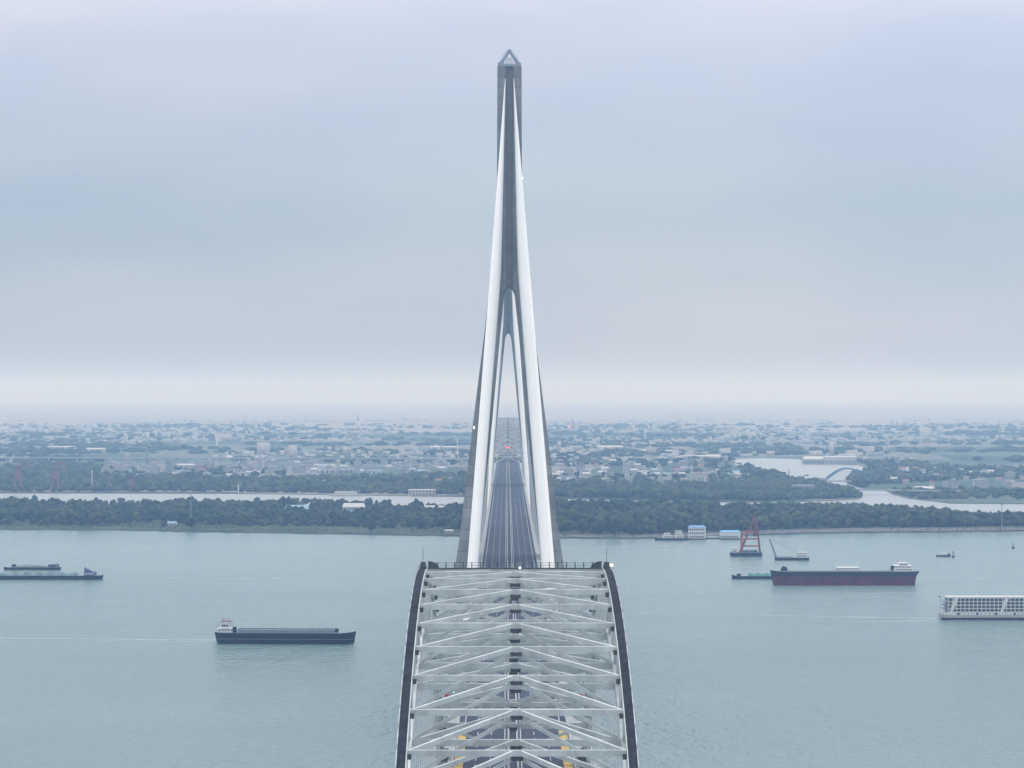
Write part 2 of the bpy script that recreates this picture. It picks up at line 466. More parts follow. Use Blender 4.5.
# ------------------------------------------------------------------ bridges
BX = 1.67                    # the bridge axis
ZD = 68.0                    # road level
def deck_parts(parent, y0, y1, half=18.0, yellow=None, lower=False):
    d = MB()
    d.add([(-half, y0, ZD-0.6), (-half+4, y0, ZD-3.2), (half-4, y0, ZD-3.2), (half, y0, ZD-0.6), (half, y0, ZD-0.02), (-half, y0, ZD-0.02),
           (-half, y1, ZD-0.6), (-half+4, y1, ZD-3.2), (half-4, y1, ZD-3.2), (half, y1, ZD-0.6), (half, y1, ZD-0.02), (-half, y1, ZD-0.02)],
          [(0, 1, 2, 3, 4, 5), (11, 10, 9, 8, 7, 6), (0, 6, 7, 1), (1, 7, 8, 2), (2, 8, 9, 3), (3, 9, 10, 4), (4, 10, 11, 5), (5, 11, 6, 0)])
    deck = d.build('deck', conc_lt, parent)
    # lower railway deck carried by a warren truss on either side
    tr = MB()
    tr.box(-half+3, half-3, y0+0.5, y1-0.5, ZD-14.0, ZD-12.6)
    step = 12.74
    n = max(1, int((y1 - y0) / step))
    st = (y1 - y0) / n
    for s in (-1, 1):
        x = s * (half - 3.2)
        for k in range(n):
            a, c, e = y0 + k*st, y0 + (k+.5)*st, y0 + (k+1)*st
            tr.bar((x, a + .6, ZD-12.8), (x, c - .1, ZD-3.1), 0.9, 0.9)
            tr.bar((x, c + .1, ZD-3.1), (x, e - .6, ZD-12.8), 0.9, 0.9)
    tr.build('lower_truss', steel, parent)
    for s in (-1, 1):
        a = MB()
        xi, xo = 1.45, 14.7
        a.add([(s*xi, y0, ZD), (s*xo, y0, ZD), (s*xo, y1, ZD), (s*xi, y1, ZD)], [(0, 1, 2, 3) if s > 0 else (3, 2, 1, 0)])
        a.build('carriageway', asphalt, parent)
        bar = MB().box(s*15.1-.25, s*15.1+.25, y0, y1, ZD-0.018, ZD+1.1)
        bar.build('edge_barrier', conc_lt, parent)
        md = MB().box(s*1.05-.13, s*1.05+.13, y0, y1, ZD-0.018, ZD+0.95)
        md.build('median_barrier', conc_lt, parent)
        rl = MB()
        for zz in (0.55, 1.2):
            rl.bar((s*(half-.25), y0, ZD+zz), (s*(half-.25), y1, ZD+zz), 0.14, 0.14)
        yy = y0 + 1
        while yy < y1:
            rl.box(s*(half-.25)-.08, s*(half-.25)+.08, yy-.08, yy+.08, ZD-0.015, ZD+1.25); yy += 4.0
        rl.build('railing', white_st, parent)
    MB().add([(-.9, y0, ZD), (.9, y0, ZD), (.9, y1, ZD), (-.9, y1, ZD)], [(0, 1, 2, 3)]).build('median_strip', asphalt, parent)
    mk = MB()
    for s in (-1, 1):
        for x, wd in ((2.1, .3), (13.1, .3)):
            mk.add([(s*x-wd/2, y0, ZD+.012), (s*x+wd/2, y0, ZD+.012), (s*x+wd/2, y1, ZD+.012), (s*x-wd/2, y1, ZD+.012)], [(0, 1, 2, 3)])
        for x in (5.7, 9.4):
            yy = y0 + 2
            while yy < y1 - 6:
                mk.add([(s*x-.13, yy, ZD+.012), (s*x+.13, yy, ZD+.012), (s*x+.13, yy+6, ZD+.012), (s*x-.13, yy+6, ZD+.012)], [(0, 1, 2, 3)])
                yy += 13.0
    mk.build('lane_marking', paint_w, parent)
    if yellow:
        for s in (-1, 1):
            a = MB()
            yy = yellow[0]
            while yy < yellow[1]:
                a.box(s*13.5-1.1, s*13.5+1.1, yy, yy+9.2, ZD+.02, ZD+.5)
                yy += 10.0
            a.build('yellow_walkway', paint_y, parent)['label'] = 'yellow walkway boards along the carriageway edge'
    return deck

PAN, NP, ZC, CC, XR = 12.74, 15, 124.95, 0.00205, 18.35
def zu(y): return ZC - CC * y * y - .5 * (1 - math.exp(-(y/25)**2))
def zl(y): return zu(y) - 10.6 - 0.00003 * y * y

def make_arch(loc):
    root = empty('arch_bridge', loc)
    ys = [PAN * k for k in range(-NP, NP + 1)]
    for s in (-1, 1):
        # the rib is one welded truss: upper chord, lower chord, web
        rib = MB()
        seg = 4
        yy = [PAN * k / seg for k in range(-NP*seg, NP*seg + 1)]
        def chord(z, w, h, topm):
            rings = []
            for y in yy:
                x = s * XR
                rings.append([(x-w/2, y, z(y)-h), (x+w/2, y, z(y)-h), (x+w/2, y, z(y)), (x-w/2, y, z(y))])
            rib.loft(rings, 0, facem=[0, 0, topm, 0])
        chord(zu, 1.75, 1.55, 0)
        ro = rib.build('arch_rib', steel, root)
        rib = MB(); chord(zl, 1.6, 1.5, 0); rib.build('lower_chord', steel, ro)
        wk = MB()
        rings = [[(s*XR-.70, y, zu(y)+.004), (s*XR+.70, y, zu(y)+.004), (s*XR+.70, y, zu(y)+.10), (s*XR-.70, y, zu(y)+.10)] for y in yy]
        wk.loft(rings)
        wk.build('walkway', rib_top, ro)
        hr = MB()
        for e in (-.80, .80):
            rings = [[(s*XR+e-.05, y, zu(y)+.002), (s*XR+e+.05, y, zu(y)+.002), (s*XR+e+.05, y, zu(y)+.16), (s*XR+e-.05, y, zu(y)+.16)] for y in yy]
            hr.loft(rings)
        for k, y in enumerate(yy):
            if k % 2 == 0:
                hr.box(s*XR+s*.80-.07, s*XR+s*.80+.07, y-.07, y+.07, zu(y)+.163, zu(y)+.95)
        hr.build('kerb', steel, ro)
        wb = MB()
        for k, y in enumerate(ys):
            wb.bar((s*XR, y, zl(y)+.003), (s*XR, y, zu(y)-1.553), 1.0, 0.9)
            if k < len(ys) - 1:
                y2 = ys[k+1]
                if y < 0: wb.bar((s*XR, y+.5, zu(y)-1.7), (s*XR, y2-.5, zl(y2)+.1), 0.85, 0.85)
                else:     wb.bar((s*XR, y+.5, zl(y)+.1), (s*XR, y2-.5, zu(y2)-1.7), 0.85, 0.85)
        wb.build('web_member', steel, ro)
    xi = XR - .88
    for k, y in enumerate(ys):
        # upper lateral bracing: a cross beam and a chevron running from its middle to the ends of the next beam
        zt = zu(y) - .1
        bm = MB().bar((-xi+.02, y, zt-.5), (xi-.02, y, zt-.5), .75, 1.0)
        cb = bm.build('top_cross_beam', steel, root)
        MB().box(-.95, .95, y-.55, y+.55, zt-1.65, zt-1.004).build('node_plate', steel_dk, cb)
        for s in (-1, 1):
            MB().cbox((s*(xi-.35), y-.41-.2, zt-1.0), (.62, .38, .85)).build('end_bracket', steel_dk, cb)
        if k > 0:
            y2 = ys[k-1]
            for s in (-1, 1):
                MB().bar((s*.75, y-.5, zt-.45), (s*(xi-.1), y2+.42, zu(y2)-.55), .64, .74).build('top_brace', steel, root)
        zt = zl(y) - .1
        if zt > ZD + 7:
            MB().bar((-xi-.05, y, zt-.6), (xi+.05, y, zt-.6), .8, 1.1).build('lower_cross_beam', steel, root)
            if k > 0 and zl(ys[k-1]) > ZD + 6:
                y2 = ys[k-1]
                for s in (-1, 1):
                    MB().bar((s*.6, y-.5, zt-.5), (s*(xi-.1), y2+.45, zl(y2)-.6), .6, .75).build('lower_brace', steel, root)
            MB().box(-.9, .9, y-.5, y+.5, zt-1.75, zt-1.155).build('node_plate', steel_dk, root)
            if True:
                for s in (-1, 1):
                    MB().bar((s*.7, y, zu(y)-1.5), (s*(xi-.3), y, zt+.1), .6, .6).build('sway_brace', steel, root)
        if zl(y) > ZD + 6:
            for s in (-1, 1):
                h = MB()
                for dx in (-.45, .45):
                    h.tube((s*XR+dx, y, zl(y)-1.55), (s*XR+dx, y, ZD+1.5), .075, 6)
                h.build('hanger', white_st, root)
        if zu(y) > ZD + 4:
            for s in (-1, 1):
                MB().cbox((s*17.1, y, ZD+1.0), (1.7, 5.0, 2.4)).build('hanger_anchor', steel_dk, root)
    deck_parts(root, ys[0] - 40, ys[-1] + 40, half=20.2, yellow=(96, 202))
    # walkway over the crown with its railing
    yw, zw = 9.5, zu(9.5) + .12
    gw = MB().box(-xi+.03, xi-.03, yw-.6, yw+.6, zw-.35, zw)
    g = gw.build('crown_walkway', steel, root)
    r = MB()
    for k in range(21):
        x = -xi + .3 + k * (2*xi-.6) / 20
        r.box(x-.10, x+.10, yw-.58, yw-.42, zw+.003, zw+1.35)
    for zz in (.7, 1.2):
        r.bar((-xi+.1, yw-.65, zw+zz), (xi-.1, yw-.65, zw+zz), .07, .07)
    r.bar((-xi+.1, yw-.66, zw+.1), (xi-.1, yw-.66, zw+.1), .08, .28)
    r.build('walkway_railing', steel_dk, g)
    for s in (-1, 1):
        hp = MB()
        prof = [(0.0, 0.0)] + [(2.3*math.sin(a), 1.75*math.cos(a)) for a in np.linspace(0, math.pi/2, 7)]
        xs_ = s*(XR - 1.0)
        vs = [(xs_ - s*u_, yw + .9, zw + v_ - .3) for u_, v_ in prof] + [(xs_ - s*u_, yw + 1.5, zw + v_ - .3) for u_, v_ in prof]
        q_ = len(prof)
        hp.add(vs, [tuple(range(q_)), tuple(range(2*q_-1, q_-1, -1))] + [(k, k+q_, (k+1) % q_ + q_, (k+1) % q_) for k in range(q_)])
        hp.build('stair_cover', steel_dk, root)
        MB().loft([[(s*XR-.75, yw+.2, zw-.1), (s*XR+.75, yw+.2, zw-.1), (s*XR+.75, yw+2.0, zw-.1), (s*XR-.75, yw+2.0, zw-.1)],
                   [(s*XR-.45, yw+.5, zw+1.3), (s*XR+.45, yw+.5, zw+1.3), (s*XR+.45, yw+1.7, zw+1.3), (s*XR-.45, yw+1.7, zw+1.3)]]).build('access_hatch', steel_dk, root)
        MB().tube((s*XR, yw, zw-.05), (s*XR, yw, zw+4.2), .05, 5).build('lightning_rod', steel_dk, root)
    # piers under the springings
    for y in (ys[0], ys[-1]):
        for s in (-1, 1):
            p = MB()
            zt = zl(y) - 1.6
            p.loft([[(s*XR-4, y-6, -2), (s*XR+4, y-6, -2), (s*XR+4, y+6, -2), (s*XR-4, y+6, -2)],
                    [(s*XR-2.6, y-4, zt), (s*XR+2.6, y-4, zt), (s*XR+2.6, y+4, zt), (s*XR-2.6, y+4, zt)]])
            p.build('pier', conc, root)
    return root

near_arch = make_arch((BX, 541.2, 0))
far_arch = copy_tree(near_arch)
far_arch.location = (BX, 3759, 0)
tag(near_arch, 'pale green grey steel truss arch bridge with chevron bracing, nearest to the viewer', 'arch bridge', 'steel arch bridges')
tag(far_arch, 'distant steel arch bridge fading in the haze behind the tall bridge towers', 'arch bridge', 'steel arch bridges')
yw, zw = 9.5, zu(9.5)
MB().cbox((XR+.9, yw-1.2, zw+.9), (.55, .4, .4)).build('work_lamp', lamp_mat('warm_lamp_glow', (1.0, .72, .35), 5), near_arch)
MB().cbox((1.0, yw-.8, zw+.35), (.35, .25, .3)).build('work_lamp', lamp_mat('white_lamp_glow', (1.0, .97, .9), 4), near_arch)
for s, x in ((-1, 15.6), (1, 16.2)):
    MB().box(s*x-1.7, s*x+1.7, 160, 160.3, 82, 83.3).build('red_banner', red_board, near_arch)
MB().box(-19.9, -18.9, 40, 40.3, 97.0, 99.0).build('red_banner', red_board, near_arch)
# red lit gantry sign at the entrance of the far arch
MB().box(-3.2, 2.6, -195.5, -194.9, 88.2, 89.9).build('lit_sign', lamp_mat('red_sign_glow', (1.0, .16, .24), 1.0), far_arch)

# ---- cable-stayed bridge
cs = tag(empty('cable_stayed_bridge', (BX, 1544, 0)), 'tall cable stayed bridge with two grey diamond towers and white cable fans', 'cable stayed bridge')
MAIN, SIDE = 1208.0, 590.0
deck_parts(cs, -SIDE, MAIN + SIDE, half=18.0)

def interp(z, tab):
    zs = [a[0] for a in tab]
    return tuple(float(np.interp(z, zs, [a[k] for a in tab])) for k in range(1, len(tab[0])))
# z, inner x, outer x, inner y, outer y of one leg
LEG = [(6, 8, 21, 7, 18), (30, 13.5, 26.5, 10, 21), (55, 18.6, 31.2, 13, 25), (63, 17.9, 30.2, 12.5, 24.2), (80, 16.4, 27.6, 11.3, 22.2), (146, 9.5, 19.9, 5.6, 16.2), (195, 5.0, 13.8, 2.2, 11.6),
       (213, 3.1, 11.85, 1.1, 9.9), (215.5, 2.6, 11.6, .9, 9.7), (217.5, 1.7, 11.4, .5, 9.5), (218.6, .75, 11.25, .2, 9.4), (219, .02, 11.2, .02, 9.35)]
def make_pylon(loc):
    py = empty('pylon', (0, 0, 0)); py.parent = cs; py.location = loc
    zs = [a[0] for a in LEG]
    for sx_ in (-1, 1):
        for sy_ in (-1, 1):
            rings = []
            for z in zs:
                xi, xo, yi, yo = interp(z, LEG)
                ch = min(4.2, (xo - xi) * .36) if z < 212 else 2.2
                ch2 = min(1.5, (xo - xi) * .2)
                ring = [(xi, yi, z), (xo-ch2, yi, z), (xo, yi+ch2, z), (xo, yo-ch, z), (xo-ch, yo, z), (xi+ch2, yo, z), (xi, yo-ch2, z)]
                ring = [(sx_*a, sy_*c, z) for a, c, z in ring]
                if sx_*sy_ < 0: ring = ring[::-1]
                rings.append(ring)
            MB().loft(rings, 0, cap1=False).build('leg', conc, py)
    colz = [(219, 11.2, 9.35), (240, 9.2, 8.6), (279, 6.95, 7.4), (342, 6.75, 7.0)]
    rings = []
    for z, hx, hy in colz:
        g = 1.5
        c = 1.3
        half = [(-hx, hy-c), (-hx, -hy+c), (-hx+c, -hy), (-g-.6, -hy), (-g, -hy+1.0), (g, -hy+1.0), (g+.6, -hy), (hx-c, -hy), (hx, -hy+c),
                (hx, hy-c), (hx-c, hy), (g+.6, hy), (g, hy-1.0), (-g, hy-1.0), (-g-.6, hy), (-hx+c, hy)]
        rings.append([(x, y, z) for x, y in half])
    n = 16
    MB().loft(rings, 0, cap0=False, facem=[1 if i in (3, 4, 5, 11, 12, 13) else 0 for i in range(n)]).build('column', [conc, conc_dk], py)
    cr = MB()
    ap = Vector((0, 0, 351.6))
    cr.box(-6.5, 6.5, -7.05, 7.05, 342.003, 343.4)
    for a in (-1, 1):
        for c in (-1, 1):
            cr.bar((a*5.6, c*6.0, 343.41), ap + Vector((a*.4, c*.4, 0)), 1.5, 1.5)
    cr.loft([[(-.9, -.9, 350.7), (.9, -.9, 350.7), (.9, .9, 350.7), (-.9, .9, 350.7)], [(-.1, -.1, 352.6), (.1, -.1, 352.6), (.1, .1, 352.6), (-.1, .1, 352.6)]])
    cr.build('crown_frame', mat('pale_blue_steel', (.34, .40, .45), .5, .1, .3), py)
    MB().loft([[(-2.6, -2.6, 343.41), (2.6, -2.6, 343.41), (2.6, 2.6, 343.41), (-2.6, 2.6, 343.41)], [(-1.2, -1.2, 347.5), (1.2, -1.2, 347.5), (1.2, 1.2, 347.5), (-1.2, 1.2, 347.5)]]).build('beacon_housing', white_st, py)
    xb = MB()
    for sy_ in (-1, 1):
        xb.box(-18.2, 18.2, sy_*19-3, sy_*19+3, ZD-19.5, ZD-14.6)
    xb.build('cross_beam', conc, py)
    MB().loft([[(-34*math.cos(a), 30*math.sin(a), -3) for a in np.linspace(0, 2*math.pi, 24, endpoint=False)],
               [(-34*math.cos(a), 30*math.sin(a), 6) for a in np.linspace(0, 2*math.pi, 24, endpoint=False)]]).build('foundation', conc_lt, py)
    return py
p1 = make_pylon((0, 0, 0))
p2 = copy_tree(p1, cs); p2.location = (0, MAIN, 0)
glow = lamp_mat('tower_lamp_glow', (1.0, .97, .90), 9)
for parent_, x, y, z in ((p1, 6.95, -6.2, 279.5), (p1, -19.6, -13.2, 140.5)):
    MB().cbox((x, y-.6, z), (.8, .6, .8)).build('warning_light', glow, parent_)

NC = 40
def cable(base, dirn, s, i):
    f = i / (NC - 1)
    span = SIDE - 18 if base == 0 and dirn < 0 else 588.0
    if base > 0 and dirn > 0: span = SIDE - 18
    top = Vector((s*(4.5 - 2.2*f), base + dirn*(7.35 - .6*f), 233 + 102*f))
    bot = Vector((s*(16.9 + .8*(i % 2)), base + dirn*(95 + (span - 95)*f), ZD + .4))
    mid = top.lerp(bot, .5) - Vector((0, 0, 1.2 * f))
    b = MB()
    b.tube(top, mid, .18, 6); b.tube(mid, bot, .18, 6)
    return b
rest = MB()
for s in (-1, 1):
    for i in range(NC):
        cable(0.0, -1, s, i).build('stay_cable', cable_white, cs)
    for i in range(NC):
        for base, dirn in ((0.0, 1), (MAIN, -1), (MAIN, 1)):
            b = cable(base, dirn, s, i)
            if base == MAIN and dirn < 0 and i % 4 == 3:
                b.build('stay_cable', cable_white, cs)
            else:
                rest.add(b.v, b.f)
o = rest.build('stay_cable_fan', cable_white, cs)
o['kind'] = 'stuff'

# ---- approach viaducts
def viaduct(y0, y1, label):
    v = tag(empty('approach_viaduct', (BX, y0, 0)), label, 'viaduct', 'approach viaducts')
    deck_parts(v, 0, y1 - y0, half=18.0)
    k = max(1, round((y1 - y0) / 110))
    for i in range(k):
        y = (i + .5) * (y1 - y0) / k
        for s in (-1, 1):
            MB().loft([[(s*9-3, y-3.5, -2), (s*9+3, y-3.5, -2), (s*9+3, y+3.5, -2), (s*9-3, y+3.5, -2)],
                       [(s*9-2.2, y-2.2, ZD-14.01), (s*9+2.2, y-2.2, ZD-14.01), (s*9+2.2, y+2.2, ZD-14.01), (s*9-2.2, y+2.2, ZD-14.01)]]).build('pier', conc, v)
    return v
half_len = NP * PAN + 40
viaduct(541.2 + half_len, 1544 - SIDE, 'double deck viaduct between the nearest arch and the cable stayed bridge')
viaduct(1544 + MAIN + SIDE, 3759 - half_len, 'double deck viaduct between the far tower and the distant arch')
viaduct(3759 + half_len, 5200, 'double deck viaduct beyond the distant arch, lost in haze')

# ------------------------------------------------------------------ ships
def hull(L, B, H, bow=0.16, stern=0.06, band=None, mats=(hull_blk, hull_red, hull_grey), sheer=1.0, bow_full=0.9, draught=1.0):
    """bow at +x; waterline at z = 0; below the band the second paint"""
    b = MB()
    n = 40
    rings = []
    band = band if band is not None else 0.4
    for k in range(n + 1):
        s = k / n
        x = -L/2 + L*s
        f = 1.0
        if s > 1 - bow:
            q = (s - (1 - bow)) / bow
            f = max(0.02, 1 - q**2.4) ** .75 if q < 1 else 0.03
        if s < stern:
            q = 1 - s / stern
            f = min(f, 1 - .25*q*q)
        hh = H + sheer * max(0, (s - .86)/.14)**1.5 * 1.2 + sheer * max(0, (.12 - s)/.12)**1.5 * .5
        hb = B/2 * f
        rake = (1 if s > .9 else 0) * (s - .9)/.1 * H * .22
        rk2 = (1 if s < .06 else 0) * (.06 - s)/.06 * H * .3
        fl = max(.02, f - .06*(1 if s > .8 else .5))
        rings.append([(x - rake + rk2, -B/2*fl*.97, -draught), (x - rake*.7 + rk2*.7, -hb*.985, band), (x, -hb, hh),
                      (x, hb, hh), (x - rake*.7 + rk2*.7, hb*.985, band), (x - rake + rk2, B/2*fl*.97, -draught)])
    m = len(rings[0])
    b.loft(rings, 0, facem=[1, 0, 2, 0, 1, 1])
    return b, mats
def house(parent, name, x0, x1, w, z0, floors, fh=2.6, shrink=1.0, m=ship_white, wm_=ship_dark, windows=True, ww=1.0, wh=(.95, 1.95)):
    p = None
    for k in range(floors):
        a = MB().box(x0 + shrink*k*.8, x1 - shrink*k*.5, -w/2 + .3*k*shrink, w/2 - .3*k*shrink, z0 + k*fh + .002*k, z0 + (k+1)*fh - .12)
        a.box(x0 + shrink*k*.8 - .35, x1 - shrink*k*.5 + .35, -w/2 + .3*k*shrink - .35, w/2 - .3*k*shrink + .35, z0 + (k+1)*fh - .118, z0 + (k+1)*fh)
        o = a.build(name, m, parent)
        if windows:
            xx = x0 + shrink*k*.8 + .8
            while xx + ww < x1 - shrink*k*.5 - .4:
                for s in (-1, 1):
                    yy = s*(w/2 - .3*k*shrink)
                    MB().box(xx, xx + ww, yy - .06, yy + .06, z0 + k*fh + wh[0], z0 + k*fh + min(wh[1], fh - .3)).build('window', wm_, o)
                xx += ww + .9
            if k == floors - 1:
                yb = w/2 - .3*k*shrink
                for s, xe in ((-1, x0 + shrink*k*.8), (1, x1 - shrink*k*.5)):
                    MB().box(xe-.06, xe+.06, -yb+.5, yb-.5, z0 + k*fh + 1.0, z0 + k*fh + 1.9).build('window', wm_, o)
        p = o
    return p

def ship_root(name, px, py, label, cat, rotz=0.0, group=None):
    p = at(px, py, 0)
    return tag(empty(name, p, rotz), label, cat, group)

# black cargo barge, bow to the right
def rot_for(px):
    return 0.0
r = ship_root('cargo_barge', 286, 643, 'black cargo barge under way with white wheelhouse at its stern', 'cargo barge', R(-2.5), 'river barges')
hb, hm_ = hull(90, 16, 7.0, bow=.10, stern=.07, band=1.4, mats=(hull_blk, hull_blk, hull_grey), sheer=.7)
hb.build('hull', hm_, r)
hc = MB()
hc.box(-30, 31, -6.6, -6.2, 6.9, 9.0); hc.box(-30, 31, 6.2, 6.6, 6.9, 9.0); hc.box(-30.4, -30.01, -6.6, 6.6, 6.9, 9.3); hc.box(31.01, 31.4, -6.6, 6.6, 6.9, 9.3)
hc.build('hatch_coaming', hull_grey, r)
MB().box(-29.9, 30.9, -6.15, 6.15, 6.98, 8.3).build('cargo', mat('grey_cargo_cover', (.16, .19, .22), .7, .2, .3), r)
MB().bar((-44, -8.15, 3.2), (44, -8.15, 3.2), .12, .25).build('rubbing_strake', hull_grey, r)
house(r, 'deckhouse', -43.0, -34.5, 11, 7.1, 1, 2.5)
MB().box(-41.5, -36, -3.2, 3.2, 9.65, 12.2).build('wheelhouse', ship_white, r)
wn = MB()
for s in (-1, 1): wn.box(-41.0, -36.5, s*3.2-.06, s*3.2+.06, 10.7, 11.8)
wn.build('wheelhouse_windows', ship_dark, r)
MB().box(-41.5, -34.6, -3.4, 3.4, 13.9, 14.3).build('canopy', mat('faded_maroon_sheet', (.25, .08, .08), .6, .2, .4), r)
ms = MB()
for x, h in ((-43.6, 13.5), (-40, 16.8), (-36.5, 16.0)): ms.tube((x, 0, 9.4), (x, 0, h), .12, 5)
for x, y in ((-41, -3), (-41, 3), (-35, -3), (-35, 3)): ms.tube((x, y, 9.65), (x, y, 13.9), .08, 4)
ms.bar((-42, 0, 15.2), (-37, 0, 15.2), .14, .14)
ms.build('mast', maroon_st, r)
MB().tube((-32.3, -4.5, 7.0), (-32.3, -4.5, 10.6), 1.3, 10).build('winch_drum', hull_blk, r)
MB().tube((33, -3, 7.2), (33, -3, 9.8), 1.1, 10).build('anchor_winch', hull_blk, r)
rl = MB()
for k in range(9):
    x = 34 + k*1.2; rl.box(x-.05, x+.05, -6.2+k*.5, -6.1+k*.5, 7.3+.1*k, 8.4+.1*k)
rl.build('bow_railing', ship_white, r)

# big dark blue and red ship
r = ship_root('cargo_ship', 844, 584.6, 'large empty cargo ship with dark upper hull and dull red lower hull', 'cargo ship', R(180.0))
r.scale = (1, 1, .9)
hb, hm_ = hull(123.5, 20, 12.6, bow=.06, stern=.06, band=8.0, mats=(hull_blue, hull_red, hull_grey), sheer=.9)
hb.build('hull', hm_, r)
MB().box(-40, 46, -7.2, 7.2, 12.0, 13.4).build('hatch_cover', hull_grey, r)
house(r, 'deckhouse', -56, -41, 15, 12.7, 2, 2.6)
MB().box(-53, -45, -4.5, 4.5, 17.95, 20.2).build('wheelhouse', ship_white, r)
wn = MB()
for s in (-1, 1): wn.box(-52.5, -45.5, s*4.5-.06, s*4.5+.06, 18.7, 19.7)
wn.build('wheelhouse_windows', ship_dark, r)
MB().tube((-40.2, 0, 12.8), (-40.2, 0, 17.5), 1.4, 10).build('funnel', hull_blk, r)
ms = MB()
for x in (-55, -50, -47): ms.tube((x, 0, 20.2 if x > -54 else 17.9), (x, 0, 24), .14, 5)
ms.build('mast', ship_white, r)
MB().loft([[(47, -4, 13), (53, -3, 13), (53, 3, 13), (47, 3, 13)], [(48, -2.5, 16.5), (51, -2, 17.2), (51, 2, 17.2), (48, 2.5, 16.5)]]).build('forecastle_gear', hull_blue, r)
# white deckhouse that shows above its midship rail
house(r, 'midship_house', -12, 6, 10, 13.45, 1, 2.6, ww=.7)
ms = MB()
for x in (-11, -7, -2, 3, 6): ms.tube((x, 0, 16.1), (x, 0, 18.6), .16, 5)
ms.bar((-12, 0, 17.6), (6.5, 0, 17.6), .2, .2)
ms.build('midship_posts', ship_white, r)

r = ship_root('green_barge', 757, 578.8, 'small dark barge with green covered cargo beside the red ship', 'barge', R(180), 'river barges')
hb, hm_ = hull(44, 9, 2.6, bow=.2, stern=.05, band=.5, mats=(hull_blk, hull_blk, hull_grey), sheer=.8)
hb.build('hull', hm_, r)
b = MB(); rings = []
for k in range(12):
    x = -18 + k*2.3; h = 1.5 + .5*math.sin(k*1.9)
    rings.append([(x, -3.6, 2.5), (x, 3.6, 2.5), (x, 2, 3 + h), (x, -2, 3 + h)])
b.loft(rings); b.build('tarpaulin', hull_green, r)
MB().box(14, 17.5, -2, 2, 2.62, 4.4).build('cabin', hull_blk, r)

# crane barge with tall orange sheer legs
r = ship_root('crane_barge', 746, 556, 'crane barge carrying a tall red orange A-frame of lattice legs', 'crane barge', R(0))
sc_ = 160*F/(556-HORIZON)/F     # metres per pixel at that distance
hb = MB(); hw = 15.5*sc_
hb.loft([[(-hw, -8, -1), (hw, -8, -1), (hw, 8, -1), (-hw, 8, -1)], [(-hw, -8, 3.4), (hw, -8, 3.4), (hw, 8, 3.4), (-hw, 8, 3.4)]])
hb.build('hull', hull_blue, r)
ap = Vector((9.5*sc_, 0, 40*sc_ - 1))
lg = MB()
for fx in (-5.8*sc_, 14*sc_):
    for y in (-6.5, 6.5):
        lg.bar((fx, y, 3.41), (ap.x + (.5 if fx > 0 else -1.2), y*.22, ap.z), 1.0, 1.0)
lg.build('sheer_leg', mat('brick_red_crane_steel', (.22, .060, .055), .6, .3, .3), r)
lr = MB()
for y in (-6.5, 6.5):
    lr.bar((-4.5*sc_, y, 3.42), (-4.3*sc_, y, 24*sc_), 1.0, 1.0)
    lr.bar((-4.3*sc_, y, 24*sc_), (13*sc_*.87, y*.8, 24*sc_), 1.0, 1.0)
for z in (10, 17):
    for y in (-6.5, 6.5):
        lr.bar((-4.4*sc_, y, z*sc_), (13.2*sc_, y*.85, z*sc_), .8, .8)
    for fx in (-4.4*sc_, 13*sc_):
        lr.bar((fx, -6.4, z*sc_), (fx, 6.4, z*sc_), .7, .7)
lr.build('lower_frame', orange_st, r)
lt = MB()
for k in range(7):
    z0, z1 = (20+2.8*k)*sc_, (22.8+2.8*k)*sc_
    f0 = (z0/sc_-4)/36; f1 = (z1/sc_-4)/36
    xa0, xb0 = -5.8*sc_ + f0*15.3*sc_, 14*sc_ - f0*4.5*sc_
    xa1, xb1 = -5.8*sc_ + f1*15.3*sc_, 14*sc_ - f1*4.5*sc_
    for y in (-1, 1):
        yy0, yy1 = y*6.5*(1-f0*.8), y*6.5*(1-f1*.8)
        lt.bar((xb0, yy0, z0), (xa1 + .65*(xb1-xa1), yy1, z1), 1.3, 1.3)
        lt.bar((xa0 + .65*(xb0-xa0), yy0, z0), (xb1, yy1, z1), 1.3, 1.3)
        lt.bar((xa0 + .6*(xb0-xa0), yy0, z0), (xa1 + .6*(xb1-xa1), yy1, z1), 1.1, 1.1)
lt.build('lattice', maroon_st, r)
house(r, 'deckhouse', -hw+1.5, -hw+6, 8, 3.45, 2, 2.3, shrink=.5)
house(r, 'machinery_house', -4*sc_, 11*sc_, 8, 3.45, 1, 2.4, shrink=.3, m=hull_grey)
for k in range(13):
    x = -hw + 2 + k*2.5; MB().box(x, x+.9, -7.4, -6.2, 3.42, 3.9 + 1.1*random.random()).build('deck_gear', mat('weathered_deck_gear', (.30, .33, .38), .7, .5, .6), r)

# dredger with one raised boom to the left
r = ship_root('crane_boat', 792, 560, 'low crane boat with one slanted boom and a white deckhouse', 'crane boat')
k_ = 160/(560-HORIZON)
hb, hm_ = hull(35*k_, 9, 2.4, bow=.06, stern=.05, band=.6, mats=(hull_blk, hull_blk, hull_grey), sheer=.3)
hb.build('hull', hm_, r)
house(r, 'deckhouse', 4*k_, 15.5*k_, 7, 2.45, 2, 2.5, shrink=.7)
bo = MB()
foot, tip = Vector((-16*k_, 0, 2.45)), Vector((-22.5*k_, 0, 21*k_))
for dx, dy in ((-.6, -.6), (.6, -.6), (-.6, .6), (.6, .6)):
    bo.bar(foot + Vector((dx, dy, 0)), tip + Vector((dx*.3, dy*.3, 0)), .42, .42)
for q in range(9):
    a = foot.lerp(tip, q/9); c = foot.lerp(tip, (q+1)/9); e = .6 - .045*q
    bo.bar(a + Vector((-e, -e, 0)), c + Vector((e, -e, 0)), .22, .22)
    bo.bar(a + Vector((e, e, 0)), c + Vector((-e, e, 0)), .22, .22)
